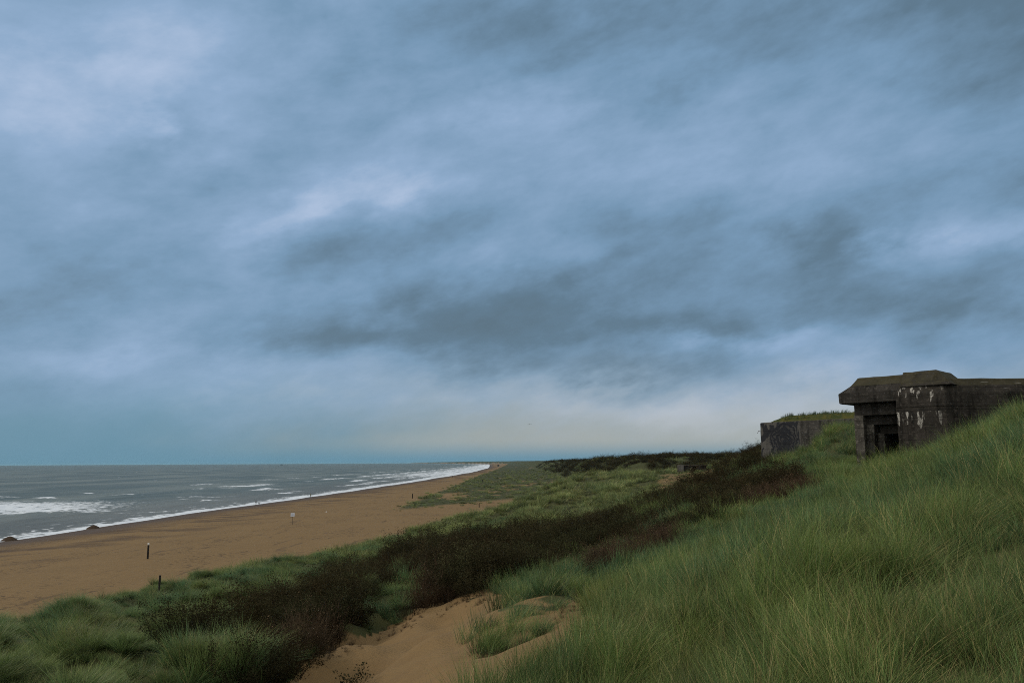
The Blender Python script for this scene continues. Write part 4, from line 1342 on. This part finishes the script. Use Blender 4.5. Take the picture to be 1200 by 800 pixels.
stv = t.comb(rd0, d[1], t.m('MULTIPLY', rd2, squash))
n1 = t.noise(stv, 2.3, 8, .55, .12); n2 = t.noise(t.vm('ADD', stv, (7.1, 3.3, 1.7)), 5.2, 9, .60, .15); n3 = t.noise(t.vm('ADD', stv, (1.1, 8.3, 4.7)), 14.0, 7, .62, .1)
wn = t.noise(t.vm('ADD', stv, (3.7, 1.3, 9.1)), 6.5, 6, .58); wm = t.noise(t.vm('ADD', stv, (13.7, 6.3, 2.1)), 6.0, 6, .58)
U = t.m('ADD', U, t.m('MULTIPLY', t.m('SUBTRACT', wn, .5), .36)); Vw = t.m('ADD', Vv, t.m('MULTIPLY', t.m('SUBTRACT', wm, .5), .10))


def gau(px, py, rx, ry, amp, tilt=0.0):
    q = ray(px, py); u0, v0 = q[0] / q[1], q[2] / q[1]
    du = t.m('SUBTRACT', U, u0); dv = t.m('SUBTRACT', Vw, v0)
    c, s = math.cos(tilt), math.sin(tilt)
    a = t.m('DIVIDE', t.m('ADD', t.m('MULTIPLY', du, c), t.m('MULTIPLY', dv, s)), rx / FPX)
    b_ = t.m('DIVIDE', t.m('SUBTRACT', t.m('MULTIPLY', dv, c), t.m('MULTIPLY', du, s)), ry / FPX)
    e = t.m('EXPONENT', t.m('MULTIPLY', t.m('ADD', t.m('MULTIPLY', a, a), t.m('MULTIPLY', b_, b_)), -1.0))
    return t.m('MULTIPLY', e, amp)


# broad light and dark masses of the overcast, by direction
G = [(100, 140, 280, 120, .22, 0), (40, 30, 300, 60, .06, 0), (1150, -20, 420, 150, -.15, 0), (700, 30, 260, 90, -.10, 0), (215, 150, 40, 32, -.13, 0), (310, 190, 110, 40, -.07, 0),
     (600, 125, 60, 50, .14, 0), (410, 230, 120, 26, .16, .22), (300, 268, 60, 20, .10, .3), (440, 288, 170, 34, -.14, .22), (545, 355, 110, 30, -.07, 0), (690, 325, 150, 36, -.09, .05),
     (400, 400, 160, 30, -.12, .08), (610, 425, 200, 28, -.10, 0), (800, 275, 90, 40, -.10, .1), (985, 285, 80, 34, -.18, .1), (1130, 275, 130, 26, .20, .22), (1040, 355, 140, 34, -.17, 0),
     (1180, 290, 60, 20, -.06, .2), (890, 398, 60, 14, .16, 0), (780, 380, 160, 24, -.08, 0), (900, 170, 220, 60, .07, .2), (130, 418, 170, 20, .17, .05), (300, 440, 150, 16, .10, .08), (1000, 470, 160, 30, .10, 0), (60, 355, 200, 40, -.06, 0),
     (850, 335, 420, 34, -.09, .10), (720, 390, 420, 22, -.10, .03), (1000, 225, 300, 26, -.05, .12), (640, 300, 240, 14, .05, .12), (480, 470, 320, 26, .17, .03), (760, 478, 200, 22, .24, 0), (870, 500, 160, 24, .22, 0), (1010, 440, 120, 22, .14, .1), (150, 500, 400, 24, -.03, 0), (680, 440, 80, 16, -.10, 0)]
acc = None
for q in G:
    e = gau(*q); acc = e if acc is None else t.m('ADD', acc, e)
acc = t.m('MULTIPLY', acc, front)
val = t.m('ADD', .52, t.m('MULTIPLY', acc, 1.1))
val = t.m('ADD', val, t.m('MULTIPLY', t.m('SUBTRACT', n1, .5), .50))
val = t.m('ADD', val, t.m('MULTIPLY', t.m('SUBTRACT', n2, .5), .52))
val = t.m('ADD', val, t.m('MULTIPLY', t.m('SUBTRACT', n3, .5), .20))
val = t.m('ADD', val, t.m('MULTIPLY', t.m('SUBTRACT', 1.0, front), .16))          # unseen sky behind raised as added fill
val = t.m('ADD', .515, t.m('MULTIPLY', t.m('SUBTRACT', val, .5), 1.14))
cr = t.node('ShaderNodeValToRGB'); t.put(cr.inputs[0], val)
E = cr.color_ramp.elements
E[0].position = 0.08; E[0].color = (.098, .150, .190, 1); E[1].position = 1.0; E[1].color = (.53, .63, .82, 1)
for p_, c_ in ((.30, (.122, .204, .285, 1)), (.5, (.192, .325, .480, 1)), (.72, (.290, .430, .625, 1))):
    e = E.new(p_); e.color = c_
ccol = cr.outputs[0]
# the clear strip low over the sea: teal at the left, cream towards the land
low = t.mapr(Vw, .0, .155, 1, 0)
lowm = t.m('MULTIPLY', low, front)
side = t.mapr(U, -.50, .12)
teal = (.132, .285, .385); cream = (.405, .43, .395)
lowcol = t.mix(t.m('MULTIPLY', side, t.mapr(Vv, .0, .030)), teal, cream)
ccol = t.mix(t.m('MULTIPLY', t.m('MULTIPLY', lowm, .92), t.mapr(t.m('ADD', val, t.mapr(Vv, .02, .07, .6, 0)), .12, .66)), ccol, lowcol)
# unseen sky behind the camera made brighter and warmer, added as frontal fill light
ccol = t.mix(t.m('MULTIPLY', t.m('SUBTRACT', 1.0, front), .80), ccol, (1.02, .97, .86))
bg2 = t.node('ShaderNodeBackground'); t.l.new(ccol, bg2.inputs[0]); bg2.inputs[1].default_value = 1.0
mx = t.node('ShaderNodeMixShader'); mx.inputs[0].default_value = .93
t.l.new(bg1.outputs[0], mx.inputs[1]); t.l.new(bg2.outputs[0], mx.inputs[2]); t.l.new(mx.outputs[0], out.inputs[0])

sun = bpy.data.lights.new('sun', 'SUN'); sun.energy = 1.5; sun.angle = math.radians(12); sun.color = (1, .90, .76)
so = bpy.data.objects.new('sun', sun); COL.objects.link(so)
sd = Vector((math.sin(SUN_AZ) * math.cos(SUN_EL), math.cos(SUN_AZ) * math.cos(SUN_EL), math.sin(SUN_EL)))
so.rotation_euler = (-sd).to_track_quat('-Z', 'Y').to_euler()

# ------------------------------------------------------------------ haze
HAZE = True
if HAZE:
    bm = bmesh.new(); bmesh.ops.create_cube(bm, size=1, matrix=Matrix.Translation((0, 0, 14.5)) @ Matrix.Diagonal((112000, 112000, 47, 1)))
    hm = bpy.data.materials.new('sea_air'); hm.use_nodes = True
    ht = NT(hm.node_tree); ht.n.clear(); ho = ht.node('ShaderNodeOutputMaterial')
    pv = ht.node('ShaderNodeVolumePrincipled'); pv.inputs['Color'].default_value = (.42, .72, .86, 1); pv.inputs['Density'].default_value = .00002
    pv.inputs['Anisotropy'].default_value = .2
    ht.l.new(pv.outputs[0], ho.inputs['Volume'])
    tag(bm_obj('haze', bm, hm), 'thin salt haze over sea and dunes', 'haze', kind='stuff')

# ------------------------------------------------------------------ render settings
scene.render.engine = 'CYCLES'
scene.cycles.use_denoising = False
scene.cycles.pixel_filter_type = 'BLACKMAN_HARRIS'; scene.cycles.filter_width = 1.0
scene.cycles.max_bounces = 6; scene.cycles.diffuse_bounces = 3; scene.cycles.glossy_bounces = 2; scene.cycles.transmission_bounces = 3
scene.cycles.volume_bounces = 0
scene.cycles.sample_clamp_indirect = 4
scene.view_settings.view_transform = 'Standard'; scene.view_settings.look = 'None'
scene.view_settings.exposure = 0.0; scene.view_settings.gamma = 1.0
scene.view_settings.use_curve_mapping = False
